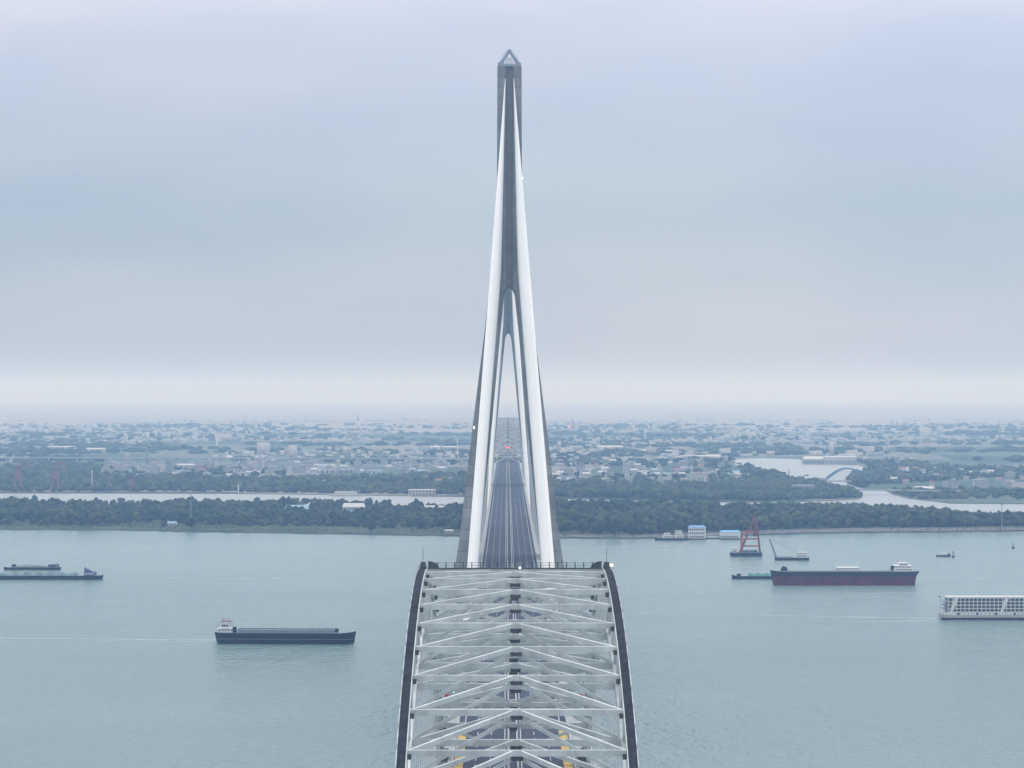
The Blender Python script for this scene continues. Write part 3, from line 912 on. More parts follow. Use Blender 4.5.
bo.build('boom', mat('brown_boom_steel', (.18, .09, .08), .6, .3, .5), r)
cb = MB(); cb.tube(tip, (5*k_, 0, 8.0), .13, 5); cb.tube(tip + Vector((.3, 0, 0)), (-15*k_, 0, 2.6), .1, 5)
cb.build('boom_cable', steel_dk, r)
ms = MB(); ms.tube((8*k_, 0, 7.5), (8*k_, 0, 12), .14, 5); ms.tube((13*k_, 0, 7.5), (13*k_, 0, 10.5), .1, 5)
ms.build('mast', ship_white, r)
for q in range(8): MB().box(-14*k_ + q*2.1*k_, -13*k_ + q*2.1*k_, -2.5, 2.5, 2.42, 2.9 + 1.2*random.random()).build('deck_gear', mat('weathered_deck_gear', (.30, .33, .38), .7, .5, .6), r)

# white work boat by the far shore
r = ship_root('work_boat', 671.5, 540.3, 'white work boat with dark hull moored by the wooded shore', 'work boat', R(180))
k_ = 160/(540-HORIZON)
hb, hm_ = hull(34*k_, 8.5, 2.6, bow=.25, stern=.08, band=.5, mats=(hull_blk, hull_blk, hull_grey), sheer=1.0)
hb.build('hull', hm_, r)
house(r, 'deckhouse', -12*k_, -3*k_, 6.5, 2.65, 3, 2.6, shrink=1.3)
house(r, 'wheelhouse', -1*k_, 9*k_, 6, 2.65, 2, 2.6, shrink=3.0)
ms = MB(); ms.tube((-3.5*k_, 0, 5.2), (-3.5*k_, 0, 15), .16, 5); ms.tube((4*k_, 0, 7.6), (4*k_, 0, 11), .12, 5); ms.bar((-5*k_, 0, 11), (-2*k_, 0, 11), .15, .15)
ms.build('mast', mat('mustard_mast', (.35, .28, .1), .6, .1, .5), r)

def houseboat(px, py, wpx, hpx, floors, label, roofm):
    r = ship_root('houseboat', px, py, label, 'houseboat', 0, 'houseboats moored by the shore')
    k_ = 160/(py-HORIZON)
    W = wpx*k_; H = hpx*k_
    MB().box(-W/2-1, W/2+1, -6, 6, -.6, 1.2).build('pontoon', hull_blue, r)
    fh = (H - 3.2)/floors
    house(r, 'storey', -W/2, W/2, 10, 1.25, floors, fh, shrink=.1, ww=1.5, wh=(.8, 2.6))
    z = 1.25 + fh*floors
    MB().add([(-W/2-.6, -5.8, z+.003), (W/2+.6, -5.8, z+.003), (W/2+.6, 5.8, z+.003), (-W/2-.6, 5.8, z+.003), (-W/2+1.5, 0, z+2.0), (W/2-1.5, 0, z+2.0)],
             [(0, 3, 2, 1), (0, 1, 5, 4), (1, 2, 5), (2, 3, 4, 5), (3, 0, 4)]).build('roof', roofm, r)
houseboat(697, 539.4, 17, 14, 3, 'tall three storey white houseboat with a blue roof by the shore', ship_blue)
houseboat(730, 539.2, 20, 9, 1, 'long low houseboat with bright blue roof beside the crane barge', mat('bright_blue_roof', (.10, .34, .60), .5, .15, .4))
r = ship_root('landing_pontoon', 713, 538.8, 'low white landing pontoon between the two blue roofed houseboats', 'pontoon')
MB().box(-7, 7, -3, 3, -.5, 1.3).build('float', hull_blue, r)
MB().box(-6.2, 6.2, -2.2, 2.2, 1.303, 2.8).build('cabin', ship_white, r)

# long passenger ship leaving the frame on the right
r = ship_root('passenger_ship', 1022, 619.0, 'long white passenger ship with four rows of cabin windows', 'passenger ship', 0)
k_ = 160/(619-HORIZON)
L = 166*k_
hb, hm_ = hull(L, 16, 3.4, bow=.08, stern=.04, band=1.5, mats=(ship_cream, hull_blue, hull_grey), sheer=.5)
hb.build('hull', hm_, r)
x0, x1 = -L/2 + 5.5, L/2 - 12
MB().box(x0 - 3.2, x1 + 2, -7.6, 7.6, 3.45, 5.2).build('main_deck_wall', ship_white, r)
st = 2.45
MB().box(x0, x1, -6.6, 6.6, 5.203, 5.2 + 4*st).build('cabin_wall', mat('dark_cabin_window_wall', (.045, .055, .085), .4, .3, .4), r)  # dark wall colour stands for the rows of cabin windows
bl = MB()
for k in range(5):
    z = 5.2 + k*st + .01
    for s in (-1, 1):
        bl.box(x0 - .4, x1 + .4, s*7.15-.5, s*7.15+.5, z, z + .5)
    if k: bl.box(x0 - .4, x0-.02, -6.6, 6.6, z, z+.6)
nx = int((x1 - x0) / 2.9)
for i in range(nx + 1):
    x = x0 + i*(x1 - x0)/nx
    for s in (-1, 1):
        bl.box(x-.24, x+.24, s*7.0-.42, s*7.0+.42, 5.25, 5.2 + 4*st)
bl.build('balcony_grid', ship_white, r)
MB().box(x0 - 1, x1 + 1, -8.0, 8.0, 5.2 + 4*st + .65, 5.2 + 4*st + .95).build('roof_deck', mat('pale_pink_grey_roof', (.55, .52, .53), .6, .1, .3), r)
sl = MB()
for cx in (x0 + 2.5, x0 + 38, x0 + 73):
    for s in (-1, 1):
        y = s*7.75
        sl.add([(cx - 2.4, y-.1, 3.6), (cx - .3, y-.1, 3.6), (cx + 4.6, y-.1, 5.3 + 4*st), (cx + 1.6, y-.1, 5.3 + 4*st),
                (cx - 2.4, y+.1, 3.6), (cx - .3, y+.1, 3.6), (cx + 4.6, y+.1, 5.3 + 4*st), (cx + 1.6, y+.1, 5.3 + 4*st)],
               [(0, 1, 2, 3), (7, 6, 5, 4), (0, 4, 5, 1), (1, 5, 6, 2), (2, 6, 7, 3), (3, 7, 4, 0)])
sl.build('slanted_fin', ship_white, r)
wn = MB()
for i in range(0, nx*2):
    x = x0 + .6 + i*(x1 - x0)/nx/2
    for s in (-1, 1):
        if i % 9 == 4: wn.box(x-.2, x + 1.3, s*7.65-.06, s*7.65+.06, 3.5, 5.0)
        elif i % 2: wn.box(x, x + .6, s*7.65-.06, s*7.65+.06, 4.1, 4.8)
wn.build('portholes', ship_dark, r)
ms = MB()
for x in (x0 + 21, x0 + 42, x0 + 70): ms.tube((x, 0, 5.9 + 4*st), (x, 0, 9.3 + 4*st), .12, 5); ms.bar((x-1, 0, 7.5+4*st), (x+1, 0, 7.5+4*st), .12, .12)
ms.build('mast', ship_white, r)
MB().tube((x0-4.5, 0, 3.4), (x0-4.5, 0, 16.4), .1, 5).build('flag_staff', hull_grey, r)
MB().box(x0-5.9, x0-4.62, -.05, .05, 15.3, 16.3).build('flag', red_board, r)
rl = MB()
for x in (x0-3, x0-2, x0-1): rl.box(x-.08, x+.08, -6, -5.8, 5.2, 14.5)
for z in (7.5, 10, 12.4): rl.box(x0-3.2, x0-.5, -6.2, 6.2, z, z+.25)
rl.build('stern_deck', mat('blue_grey_stern', (.22, .27, .36), .6, .2, .4), r)

# loaded barge and pusher on the left
r = ship_root('loaded_barge', 36, 579.0, 'long loaded barge with a blue stern house leaving a thin wake', 'loaded barge', R(180), 'river barges')
k_ = 160/(579-HORIZON)
L = 134*k_
hb, hm_ = hull(L, 14, 3.4, bow=.06, stern=.06, band=.8, mats=(hull_blk, hull_blk, hull_grey), sheer=.4)
hb.build('hull', hm_, r)
b = MB(); rings = []
for k in range(60):
    x = -L/2 + 22 + k*(L-30)/59; h = 1.0 + .7*math.sin(k*.9) + .5*math.sin(k*2.3)
    rings.append([(x, -5.5, 3.3), (x, 5.5, 3.3), (x, 2.5, 3.9 + h), (x, -2.5, 3.9 + h)])
b.loft(rings); b.build('cargo', mat('teal_cargo_cover', (.10, .17, .20), .8, .4, .08), r)
bluh = mat('blue_deckhouse_paint', (.05, .085, .20), .5, .3, .4)
b = MB().box(-L/2 + 6, -L/2 + 15.5, -5, 5, 3.45, 6.2)
b.build('stern_house', bluh, r)
b = MB().add([(-L/2+8, -4, 6.21), (-L/2+15.3, -4, 6.21), (-L/2+15.3, 4, 6.21), (-L/2+8, 4, 6.21), (-L/2+12, -4, 8.4), (-L/2+15.3, -4, 10.0), (-L/2+15.3, 4, 10.0), (-L/2+12, 4, 8.4)], BOXF)
b.build('wheelhouse', bluh, r)
ms = MB(); ms.tube((-L/2+2, 0, 3.4), (-L/2+2, 0, 8.4), .2, 5); ms.tube((-L/2+13, 0, 9), (-L/2+13, 0, 12.5), .14, 5); ms.build('mast', ship_white, r)
wn = MB()
for x in range(4):
    for s in (-1, 1): wn.box(-L/2+7+2.1*x, -L/2+8.3+2.1*x, s*5-.06, s*5+.06, 4.4, 5.5)
wn.build('windows', ship_white, r)

r = ship_root('flat_barge', 32.5, 569.4, 'low dark barge without deckhouse beyond the loaded one', 'flat barge', R(180), 'river barges')
k_ = 160/(569-HORIZON)
L = 57*k_
hb, hm_ = hull(L, 11, 2.2, bow=.10, stern=.05, band=.5, mats=(hull_blk, hull_blk, hull_grey), sheer=.3)
hb.build('hull', hm_, r)
b = MB(); rings = []
for k in range(24):
    s = k/23; x = -L/2 + 12 + s*(L*.56); h = 1.2*math.sin(math.pi*min(1, max(0, s)))**.5
    rings.append([(x, -4, 2.5), (x, 4, 2.5), (x, 2.4, 2.8 + h), (x, -2.4, 2.8 + h)])
b.loft(rings); b.build('cargo', sand_cargo, r)
b = MB()
for x in (-L/2+2, -L/2+4.5, L/2-11, L/2-9): b.box(x, x+1.4, -2.5, 2.5, 2.63, 4.6)
b.box(-L/2+6.5, -L/2+11, -3, 3, 2.63, 4.4)
b.build('deck_gear', hull_blue, r)
ms = MB(); ms.tube((-L/2+3, 0, 4.6), (-L/2+3, 0, 7.2), .12, 5); ms.tube((-L/2+11, 0, 4.4), (-L/2+11, 0, 7), .1, 5); ms.build('mast', steel_dk, r)

# small boats and buoys
def small_boat(px, py, wpx, label):
    r = ship_root('small_boat', px, py, label, 'boat', R(180), 'small boats')
    k_ = 160/(py-HORIZON)
    hb, hm_ = hull(wpx*k_, wpx*k_*.22, 1.5, bow=.25, stern=.06, band=.3, mats=(hull_blk, hull_blk, hull_grey), sheer=.8)
    hb.build('hull', hm_, r)
    w_ = wpx*k_
    MB().box(-w_*.22, w_*.2, -w_*.07, w_*.07, 1.55, 3.6).build('cabin', ship_white, r)
    MB().box(-w_*.46, -w_*.3, -w_*.07, w_*.07, 1.55, 2.9).build('engine_box', hull_blk, r)
small_boat(943.5, 556.6, 14.5, 'little dark boat with white cabin next to a buoy')
def buoy(px, py, label):
    r = ship_root('buoy', px, py, label, 'buoy', 0, 'channel buoys')
    MB().tube((0, 0, -.6), (0, 0, 1.3), 1.5, 12).build('float', hull_blk, r)
    b = MB()
    for a in range(3):
        c, s = math.cos(a*2.1), math.sin(a*2.1)
        b.bar((c*1.1, s*1.1, 1.31), (c*.25, s*.25, 4.4), .2, .2)
    b.tube((0, 0, 4.3), (0, 0, 5.6), .45, 8)
    b.build('beacon', hull_blk, r)
buoy(953.3, 557.2, 'dark channel buoy close to the little white cabin boat')
buoy(1013.2, 548.2, 'dark channel buoy alone near the right shore')
for (px, py, w_, lab) in ((806, 476, 5, 'tiny boat on the bright water above the small arch bridge'), ):
    small_boat(px, py, w_, lab)

# wakes: thin foam lines on the water
foam = mat('pale_wake_foam', (.44, .51, .52), .4, .5, .03, stretch=(1, 4, 1))
def wake(name, px0, py0, px1, py1, w0, w1):
    a, c = at(px0, py0, .06), at(px1, py1, .06)
    n = 40
    b = MB()
    v = []
    for k in range(n + 1):
        s = k/n; p = a.lerp(c, s); wd = (w0 + (w1 - w0)*s) * (.55 + .9*random.random())
        v += [(p.x, p.y - wd, .06), (p.x, p.y + wd, .06)]
    b.add(v, [(2*k, 2*k+2, 2*k+3, 2*k+1) for k in range(n)])
    tag(b.build(name, foam), 'pale wake trailing behind a moving ship', kind='stuff')
wake('wake', 214, 640, -60, 637.3, 1.4, 1.0)
wake('wake', 213, 641.5, 60, 640.5, 1.2, .5)
wake('wake', 105, 578.6, 400, 578.2, 1.6, .8)
wake('wake', 920, 578.2, 1040, 578.4, 2.0, .8)
wake('wake', 918, 584.6, 1060, 584.0, 1.3, .6)
wake('wake', 936, 618.4, 640, 613.5, 1.6, .6)
wake('wake', 937, 620.8, 800, 622.5, 1.6, .4)

# ------------------------------------------------------------------ foliage
def ico():
    import bmesh
    bm = bmesh.new(); bmesh.ops.create_icosphere(bm, subdivisions=2, radius=1.0)
    v = np.array([x.co[:] for x in bm.verts]); f = np.array([[q.index for q in x.verts] for x in bm.faces])
    bm.free(); return v, f
def ico1():
    import bmesh
    bm = bmesh.new(); bmesh.ops.create_icosphere(bm, subdivisions=1, radius=1.0)
    v = np.array([x.co[:] for x in bm.verts]); f = np.array([[q.index for q in x.verts] for x in bm.faces])
    bm.free(); return v, f
IV2, IF2 = ico(); IV1, IF1 = ico1()
def lumps(centers, radii, lo=True, jit=.28):
    """many ragged leaf clumps as one array of vertices and triangles; radii is n x 3"""
    V, Fc = (IV1, IF1) if lo else (IV2, IF2)
    n = len(centers)
    v = V[None] * (1 + jit * rng.standard_normal((n, len(V), 1)))
    a = rng.uniform(0, 6.28, n); c, s = np.cos(a)[:, None], np.sin(a)[:, None]
    v = np.stack([v[:, :, 0]*c - v[:, :, 1]*s, v[:, :, 0]*s + v[:, :, 1]*c, v[:, :, 2]], -1)
    v = v * radii[:, None, :] + centers[:, None, :]
    f = Fc[None] + (np.arange(n) * len(V))[:, None, None]
    return v.reshape(-1, 3), f.reshape(-1, 3)
def np_mesh(name, v, f, mats, mi=None, smooth=False):
    me = bpy.data.meshes.new(name)
    me.vertices.add(len(v)); me.vertices.foreach_set('co', np.ascontiguousarray(v, dtype=np.float32).ravel())
    me.loops.add(f.size); me.loops.foreach_set('vertex_index', np.ascontiguousarray(f, dtype=np.int32).ravel())
    me.polygons.add(len(f))
    me.polygons.foreach_set('loop_start', np.arange(0, f.size, f.shape[1], dtype=np.int32))
    for k in mats: me.materials.append(k)
    if mi is not None: me.polygons.foreach_set('material_index', np.ascontiguousarray(mi, dtype=np.int32))
    me.update(calc_edges=True); me.validate()
    return me
def link(name, me, parent=None, loc=(0, 0, 0)):
    o = bpy.data.objects.new(name, me); C.objects.link(o); o.location = loc
    if parent is not None: o.parent = parent
    return o
def interp_px(px, tab):
    return np.interp(px, [a[0] for a in tab], [a[1] for a in tab])

def wood(px, py, hmin, hmax, name, label, per=4, rad=(2.6, 5.2)):
    d = (CAM_H - 1.2) * F / (py - HORIZON)
    x = (px - VANISH) * d / F
    n = len(px)
    # heights vary in groves
    gr = .5 + .25*np.sin(x*.013 + 2*np.sin(d*.006)) + .25*np.sin(d*.021 + x*.004 + 1.7)
    h = hmin + (hmax - hmin) * np.clip(gr + rng.normal(0, .3, n), 0, 1.15)
    cs_, rs_ = [], []
    for k in range(per):
        r = rng.uniform(rad[0], rad[1], n) * (h / 12)**.35
        t_ = rng.uniform(.25, 1.0, n) if k else np.ones(n)
        z = 1.0 + np.maximum(h - r*.9, h*.5) * (.25 + .75*t_)
        off = rng.normal(0, 2.0, (n, 2)) * (1.2 - .5*t_)[:, None]
        cs_.append(np.stack([x + off[:, 0], d + off[:, 1], z], -1))
        rs_.append(np.stack([r*1.05, r*1.05, np.minimum(r*rng.uniform(.75, 1.1, n), h*.5)], -1))
    c, r = np.concatenate(cs_), np.concatenate(rs_)
    v, f = lumps(c, r)
    # colour goes with the tree, not with the light
    kinds = rng.integers(0, 3, n)
    grove = (np.sin(x*.02 + d*.011) > .1).astype(int)
    kk = np.where(rng.random(n) < .6, grove, (kinds > 0).astype(int))
    u_ = rng.random(n); band = np.sin(x*.031 + 2.2*np.sin(d*.013)) 
    kk = np.where((u_ < .16) | ((band > .72) & (u_ < .6)), 2, np.where((u_ > .80) | ((band < -.7) & (u_ > .4)), 3, kk))
    mi = np.repeat(np.tile(kk, per), len(IF1))
    return tag(link(name, np_mesh(name, v, f, [leaf_b, leaf, leaf_y, leaf_d], mi)), label, kind='stuff')

# island wood
n = 7200
px = rng.uniform(-140, 1160, n)
fy, by = interp_px(px, ISL_F), interp_px(px, ISL_B)
yf = fy - np.interp(px, [-140, 100, 150, 240, 300, 450, 560, 640, 720, 1024, 1160], [4, 3.2, 7, 5.0, 6.5, 5.5, 5.0, 3.2, 4.2, 4.6, 2])
d0, d1 = CAM_H*F/(yf-HORIZON), CAM_H*F/(by-HORIZON) - 25
dd = d0 + (d1 - d0) * rng.random(n)
py = CAM_H*F/dd + HORIZON
ok = d1 > d0 + 5
hs = 9.0
# clearings round the buildings
clear = np.zeros(n, bool)
for (cx, cy, wx, wy) in ((297, 510.5, 16, 2.6), (354, 511, 16, 3.2), (406, 509.5, 12, 1.2), (434, 511.5, 14, 2.6), (171, 524.5, 9, 3), (390, 508.5, 18, 1.2)):
    clear |= (abs(px-cx) < wx) & (py > cy - wy*.4) & (py < cy + wy*1.4)
ok &= ~clear
left = px < 545
wood(px[ok & left], py[ok & left], 5, 15, 'island_wood', 'dense dark green wood covering the island left of the bridge', per=6, rad=(1.5, 3.8))
wood(px[ok & ~left], py[ok & ~left], 7, 18, 'island_wood', 'dense dark green wood covering the island right of the bridge', per=6, rad=(1.8, 4.6))
# scrub along the bank
n = 1500
px = rng.uniform(-140, 1160, n); fy = interp_px(px, ISL_F)
py = fy - rng.uniform(.6, 5, n)
keep = (px < 560) | (rng.random(n) < .25)
px, py, n = px[keep], py[keep], int(keep.sum())
wood(px, py, .8, 2.6, 'bank_scrub', 'low scrub and reeds along the muddy bank', per=1, rad=(1.0, 2.0))

# single trees that stand out, with trunk and crown
def tree_proto(seed, H, W):
    random.seed(seed)
    n = 26
    c, r = [], []
    for k in range(n):
        u = random.random(); a = random.uniform(0, 6.28)
        z = H*(.30 + .68*u); env = W/2 * math.sin(math.pi*(.12 + .80*u))**.8
        q = env*math.sqrt(random.random())*.85
        c.append((q*math.cos(a), q*math.sin(a), z)); rr_ = random.uniform(.11, .20)*W
        r.append((rr_, rr_, rr_*.85))
    v, f = lumps(np.array(c), np.array(r), jit=.22)
    # leaf sprays round the clumps
    m = 420
    idx = rng.integers(0, n, m)
    dirs = rng.standard_normal((m, 3)); dirs /= np.linalg.norm(dirs, axis=1)[:, None]
    cc = np.array(c)[idx] + dirs*np.array(r)[idx]*1.12
    e = rng.standard_normal((m, 3, 3))*.55
    lv = (cc[:, None, :] + e).reshape(-1, 3)
    lf = np.arange(m*3).reshape(m, 3) + len(v)
    v = np.concatenate([v, lv]); f = np.concatenate([f, lf])
    crown = np_mesh('crown', v, f, [leaf_b if seed % 2 else leaf])
    b = MB()
    b.tube((0, 0, -.4), (0, 0, H*.5), .035*H*.7, 7, 0, .018*H)
    for k in range(5):
        a = k*1.3; b.tube((0, 0, H*(.28+.05*k)), (W*.28*math.cos(a), W*.28*math.sin(a), H*(.5+.06*k)), .012*H, 5, 0, .004*H)
    tr = b.build('trunk', bark)
    root = empty('tree', (0, 0, 0))
    co = link('crown', crown, root); tr.parent = root
    return root
protos = [tree_proto(s, H, W) for s, H, W in ((1, 15, 15), (2, 18, 14), (3, 16, 18), (4, 12, 13), (5, 20, 17))]
random.seed(11)
used = [False]*5
def place_tree(px, py, k, sc, label, group):
    o = protos[k] if not used[k] else copy_tree(protos[k])
    used[k] = True
    p = at(px, py, 1.2)
    o.location = p; o.scale = (sc, sc, sc*random.uniform(.9, 1.1)); o.rotation_euler = (0, 0, random.uniform(0, 6.28))
    tag(o, label, 'tree', group)
# skyline row on the right part of the island
GR = 'round crowned trees along the back edge of the island'
LR = 'round crowned tree in the row along the right back edge of the island'
xx = 792
while xx < 1040:
    by_ = float(interp_px(xx, ISL_B))
    place_tree(xx, by_ + random.uniform(.8, 1.6), random.choice([0, 1, 2, 4, 2]), random.uniform(.78, 1.02) * (1.0 if xx < 930 else max(.62, 1 - (xx-930)/230)), LR, GR)
    xx += random.uniform(8, 14)
for (x, y, k, s, lab) in ((85, 526.6, 2, .95, 'broad bush like tree at the left water edge of the island'), (128, 524.6, 0, .75, 'rounded tree on the bank beside the open grassy shore'),
                          (63, 525.4, 3, .8, 'smaller rounded tree left of the broad bank tree'), (190, 529.2, 2, .8, 'dark tree hanging over the bank near the white hut'),
                          (165, 528.0, 3, .7, 'low tree just before the white hut'), (191, 509.6, 4, .95, 'tall tree by the mast at the back of the island'), (181, 509.0, 1, .8, 'tree clump left of the tall mast at the back edge'),
                          (130, 508.6, 3, .7, 'lone treetop standing above the left part of the wood'), (372, 531.5, 3, .8, 'isolated round bush on the grassy bank'), (615, 536.0, 2, 1.05, 'large bushy tree at the water edge right of the bridge'),
                          (632, 535.6, 0, .85, 'bushy tree right of the largest one at the water edge'), (600, 535.2, 1, .75, 'narrower tree left of the largest one at the water edge')):
    place_tree(x, y, k, s, lab, 'single trees on the island')
for k in range(5):
    if not used[k]: place_tree(700 + 9*k, 520, k, .8, 'tree inside the island wood behind the houseboats', 'single trees on the island')

# woods beyond the channel
def belt(n, x0, x1, y0, y1, hmin, hmax, name, label, rad, per=2, mask=None):
    px = rng.uniform(x0, x1, n); u = rng.random(n)
    da, db = CAM_H*F/(y1-HORIZON), CAM_H*F/(y0-HORIZON)
    py = CAM_H*F/(da + (db-da)*u) + HORIZON
    if mask is not None:
        k = mask(px, py); px, py = px[k], py[k]
    wood(px, py, hmin, hmax, name, label, per=per, rad=rad)
north_poly = [at(x, y, 1) for x, y in NORTH]
def in_land(px, py):
    """inside the plain, by pixel columns of its outline"""
    pts = NORTH + [(1900, 396), (-900, 396)]
    res = np.zeros(len(px), bool)
    for i in range(len(pts)):
        x1_, y1_ = pts[i]; x2_, y2_ = pts[(i+1) % len(pts)]
        cond = ((y1_ > py) != (y2_ > py))
        with np.errstate(divide='ignore', invalid='ignore'):
            xi = (x2_-x1_)*(py-y1_)/(y2_-y1_ + 1e-12) + x1_
        res ^= cond & (px < xi)
    return res
def patchy(px, py, thr):
    d = CAM_H*F/(py-HORIZON); x = (px-VANISH)*d/F
    s = np.sin(x*.0035 + 1.3*np.sin(d*.0031)) + .9*np.sin(d*.0062 + 1.1*np.sin(x*.0023+1)) + .5*np.sin(x*.011 + d*.004)
    return s > thr
belt(3600, -120, 500, 479.5, 494.5, 6, 13, 'far_wood', 'dark wood on the far side of the back channel, left of the bridge', (4, 7), 2, lambda px, py: in_land(px, py+.4) & in_land(px, py+1.2))
belt(3000, 500, 800, 485.5, 501.5, 6, 13, 'far_wood', 'dark wood on the far side of the back channel, right of the bridge', (4, 7), 2, lambda px, py: in_land(px, py+.4) & in_land(px, py+1.2))
belt(1900, 735, 870, 481, 499, 6, 12, 'far_wood', 'dark wood on the spit by the small bridges', (3.5, 6), 2, lambda px, py: in_land(px, py+.8) & in_land(px+2, py) & (px < 866))
belt(4600, -120, 1150, 464, 481, 5, 12, 'far_wood', 'broken woods round the towns across the channel', (5, 9), 2, lambda px, py: in_land(px, py+.5) & in_land(px+3, py+.4) & in_land(px-3, py+.4) & patchy(px, py, -.1) & ~((((px > 98) & (px < 275) & (py < 477)) | ((px > 275) & (px < 480) & (py < 474.5)) | ((px > 548) & (px < 745))) & (rng.random(len(px)) < .72)))
belt(1500, 845, 1150, 480, 499, 4, 10, 'far_wood', 'woods among the houses on the right bank', (4, 8), 2, lambda px, py: in_land(px, py+.8) & in_land(px-3, py+.4) & patchy(px, py, -.3))
belt(6000, -160, 1200, 425, 464, 6, 13, 'far_wood', 'tree belts fading into haze towards the horizon', (9, 20), 2, lambda px, py: in_land(px, py+.5) & in_land(px-3, py+.4) & patchy(px, py, -.05))

# ------------------------------------------------------------------ buildings
def house_mesh(kind, wm_, rm_):
    b = MB()
    if kind == 'gable':
        W, D, H, P = 12, 9, 7, 3.2
        b.box(-W/2, W/2, -D/2, D/2, -1.0, H, 0)
        b.add([(-W/2-.5, -D/2-.5, H+.003), (W/2+.5, -D/2-.5, H+.003), (W/2+.5, D/2+.5, H+.003), (-W/2-.5, D/2+.5, H+.003), (-W/2-.5, 0, H+P), (W/2+.5, 0, H+P)],
              [(0, 3, 2, 1), (0, 1, 5, 4), (1, 2, 5), (2, 3, 4, 5), (3, 0, 4)], 1)
        for x in (-4, 0, 4):
            for z in (1.3, 4.4): b.box(x-.8, x+.8, -D/2-.05, -D/2+.05, z, z+1.5, 2)
    elif kind == 'block':
        W, D, H = 17, 10, 12
        b.box(-W/2, W/2, -D/2, D/2, -1.0, H, 0); b.box(-W/2-.3, W/2+.3, -D/2-.3, D/2+.3, H+.003, H+.9, 1); b.box(-3, 3, -2, 2, H+.903, H+3.4, 0)
        for z in np.arange(1.2, H-1.5, 3.0):
            for x in np.arange(-W/2+2, W/2-1, 3.2): b.box(x-.9, x+.9, -D/2-.05, -D/2+.05, z, z+1.6, 2)
    elif kind == 'tower':
        W, D, H = 11, 10, 26
        b.box(-W/2, W/2, -D/2, D/2, -1.0, H, 0); b.box(-W/2-.3, W/2+.3, -D/2-.3, D/2+.3, H+.003, H+1, 1); b.box(-3, 3, -3, 3, H+1.003, H+4.4, 0)
        for z in np.arange(1.2, H-1.5, 3.0):
            for x in np.arange(-W/2+2, W/2-1, 3.4): b.box(x-1, x+1, -D/2-.05, -D/2+.05, z, z+1.6, 2)
    elif kind == 'shed':
        W, D, H, P = 34, 16, 6, 2.2
        b.box(-W/2, W/2, -D/2, D/2, -1.0, H, 0)
        b.add([(-W/2-.5, -D/2-.5, H+.003), (W/2+.5, -D/2-.5, H+.003), (W/2+.5, D/2+.5, H+.003), (-W/2-.5, D/2+.5, H+.003), (-W/2-.5, 0, H+P), (W/2+.5, 0, H+P)],
              [(0, 3, 2, 1), (0, 1, 5, 4), (1, 2, 5), (2, 3, 4, 5), (3, 0, 4)], 1)
        for x in np.arange(-W/2+5, W/2-3, 10): b.box(x-2, x+2, -D/2-.05, -D/2+.05, 0.2, 4.5, 2)
    me = bpy.data.meshes.new(kind)
    me.from_pydata(b.v, [], b.f)
    for k in (wm_, rm_, win_dk): me.materials.append(k)
    me.polygons.foreach_set('material_index', b.m); me.update()
    return me
HM = {}
for kind in ('gable', 'block', 'tower', 'shed'):
    HM[kind] = [house_mesh(kind, a, c) for a, c in ((wall_w, roof_g), (wall_w, roof_w), (wall_g, roof_g), (wall_w, roof_b), (wall_w, roof_r))]
NAMES = {'gable': ('house', 'house'), 'block': ('apartment_block', 'apartment block'), 'tower': ('high_rise', 'high rise'), 'shed': ('factory_shed', 'factory shed')}
def scatter(n, x0, x1, y0, y1, mix, place):
    k = tries = 0
    while k < n and tries < n*30:
        tries += 1
        px, py = random.uniform(x0, x1), random.uniform(y0, y1)
        if not (in_land(np.array([px]), np.array([py+.5]))[0] and in_land(np.array([px+3.]), np.array([py]))[0] and in_land(np.array([px-3.]), np.array([py]))[0]):
            continue
        if abs(px - 508) < 26: continue
        kind = random.choices(list(mix), list(mix.values()))[0]
        nm, cat = NAMES[kind]
        me = random.choices(HM[kind], [4, 4, 2, 1, 1])[0]
        o = link(nm, me, None, at(px, py, 1.25))
        o.rotation_euler = (0, 0, random.choice([0, 0, .12, -.15, .3, 1.57]))
        s = random.uniform(.6, 1.05)
        o.scale = (s*random.uniform(.9, 1.3), s, s*random.uniform(.9, 1.15))
        desc = {'gable': 'small pale pitched roof house', 'block': 'pale mid rise apartment block', 'tower': 'pale high rise block', 'shed': 'long pale factory shed'}[kind]
        tag(o, f'{desc} {place}', cat, f'{cat} buildings {place}')
        k += 1
scatter(105, 102, 270, 465.5, 475, {'gable': 3, 'block': 4, 'tower': 0.6, 'shed': 1}, 'in the white town across the channel at left')
scatter(14, 120, 260, 475, 479.5, {'shed': 3, 'gable': 2}, 'in front of the white town across the channel')
scatter(80, 262, 478, 462.5, 474, {'gable': 3, 'block': 3, 'shed': 1}, 'in the town just left of the bridge')
scatter(26, 295, 478, 481, 484.5, {'gable': 5, 'block': .6}, 'in the village row behind the channel wood')
scatter(125, 548, 745, 462, 487, {'gable': 5, 'block': 1.6, 'shed': .6}, 'in the town right of the bridge')
scatter(46, 888, 1040, 471, 489, {'gable': 5, 'block': .9, 'shed': .4}, 'in the village on the right bank')

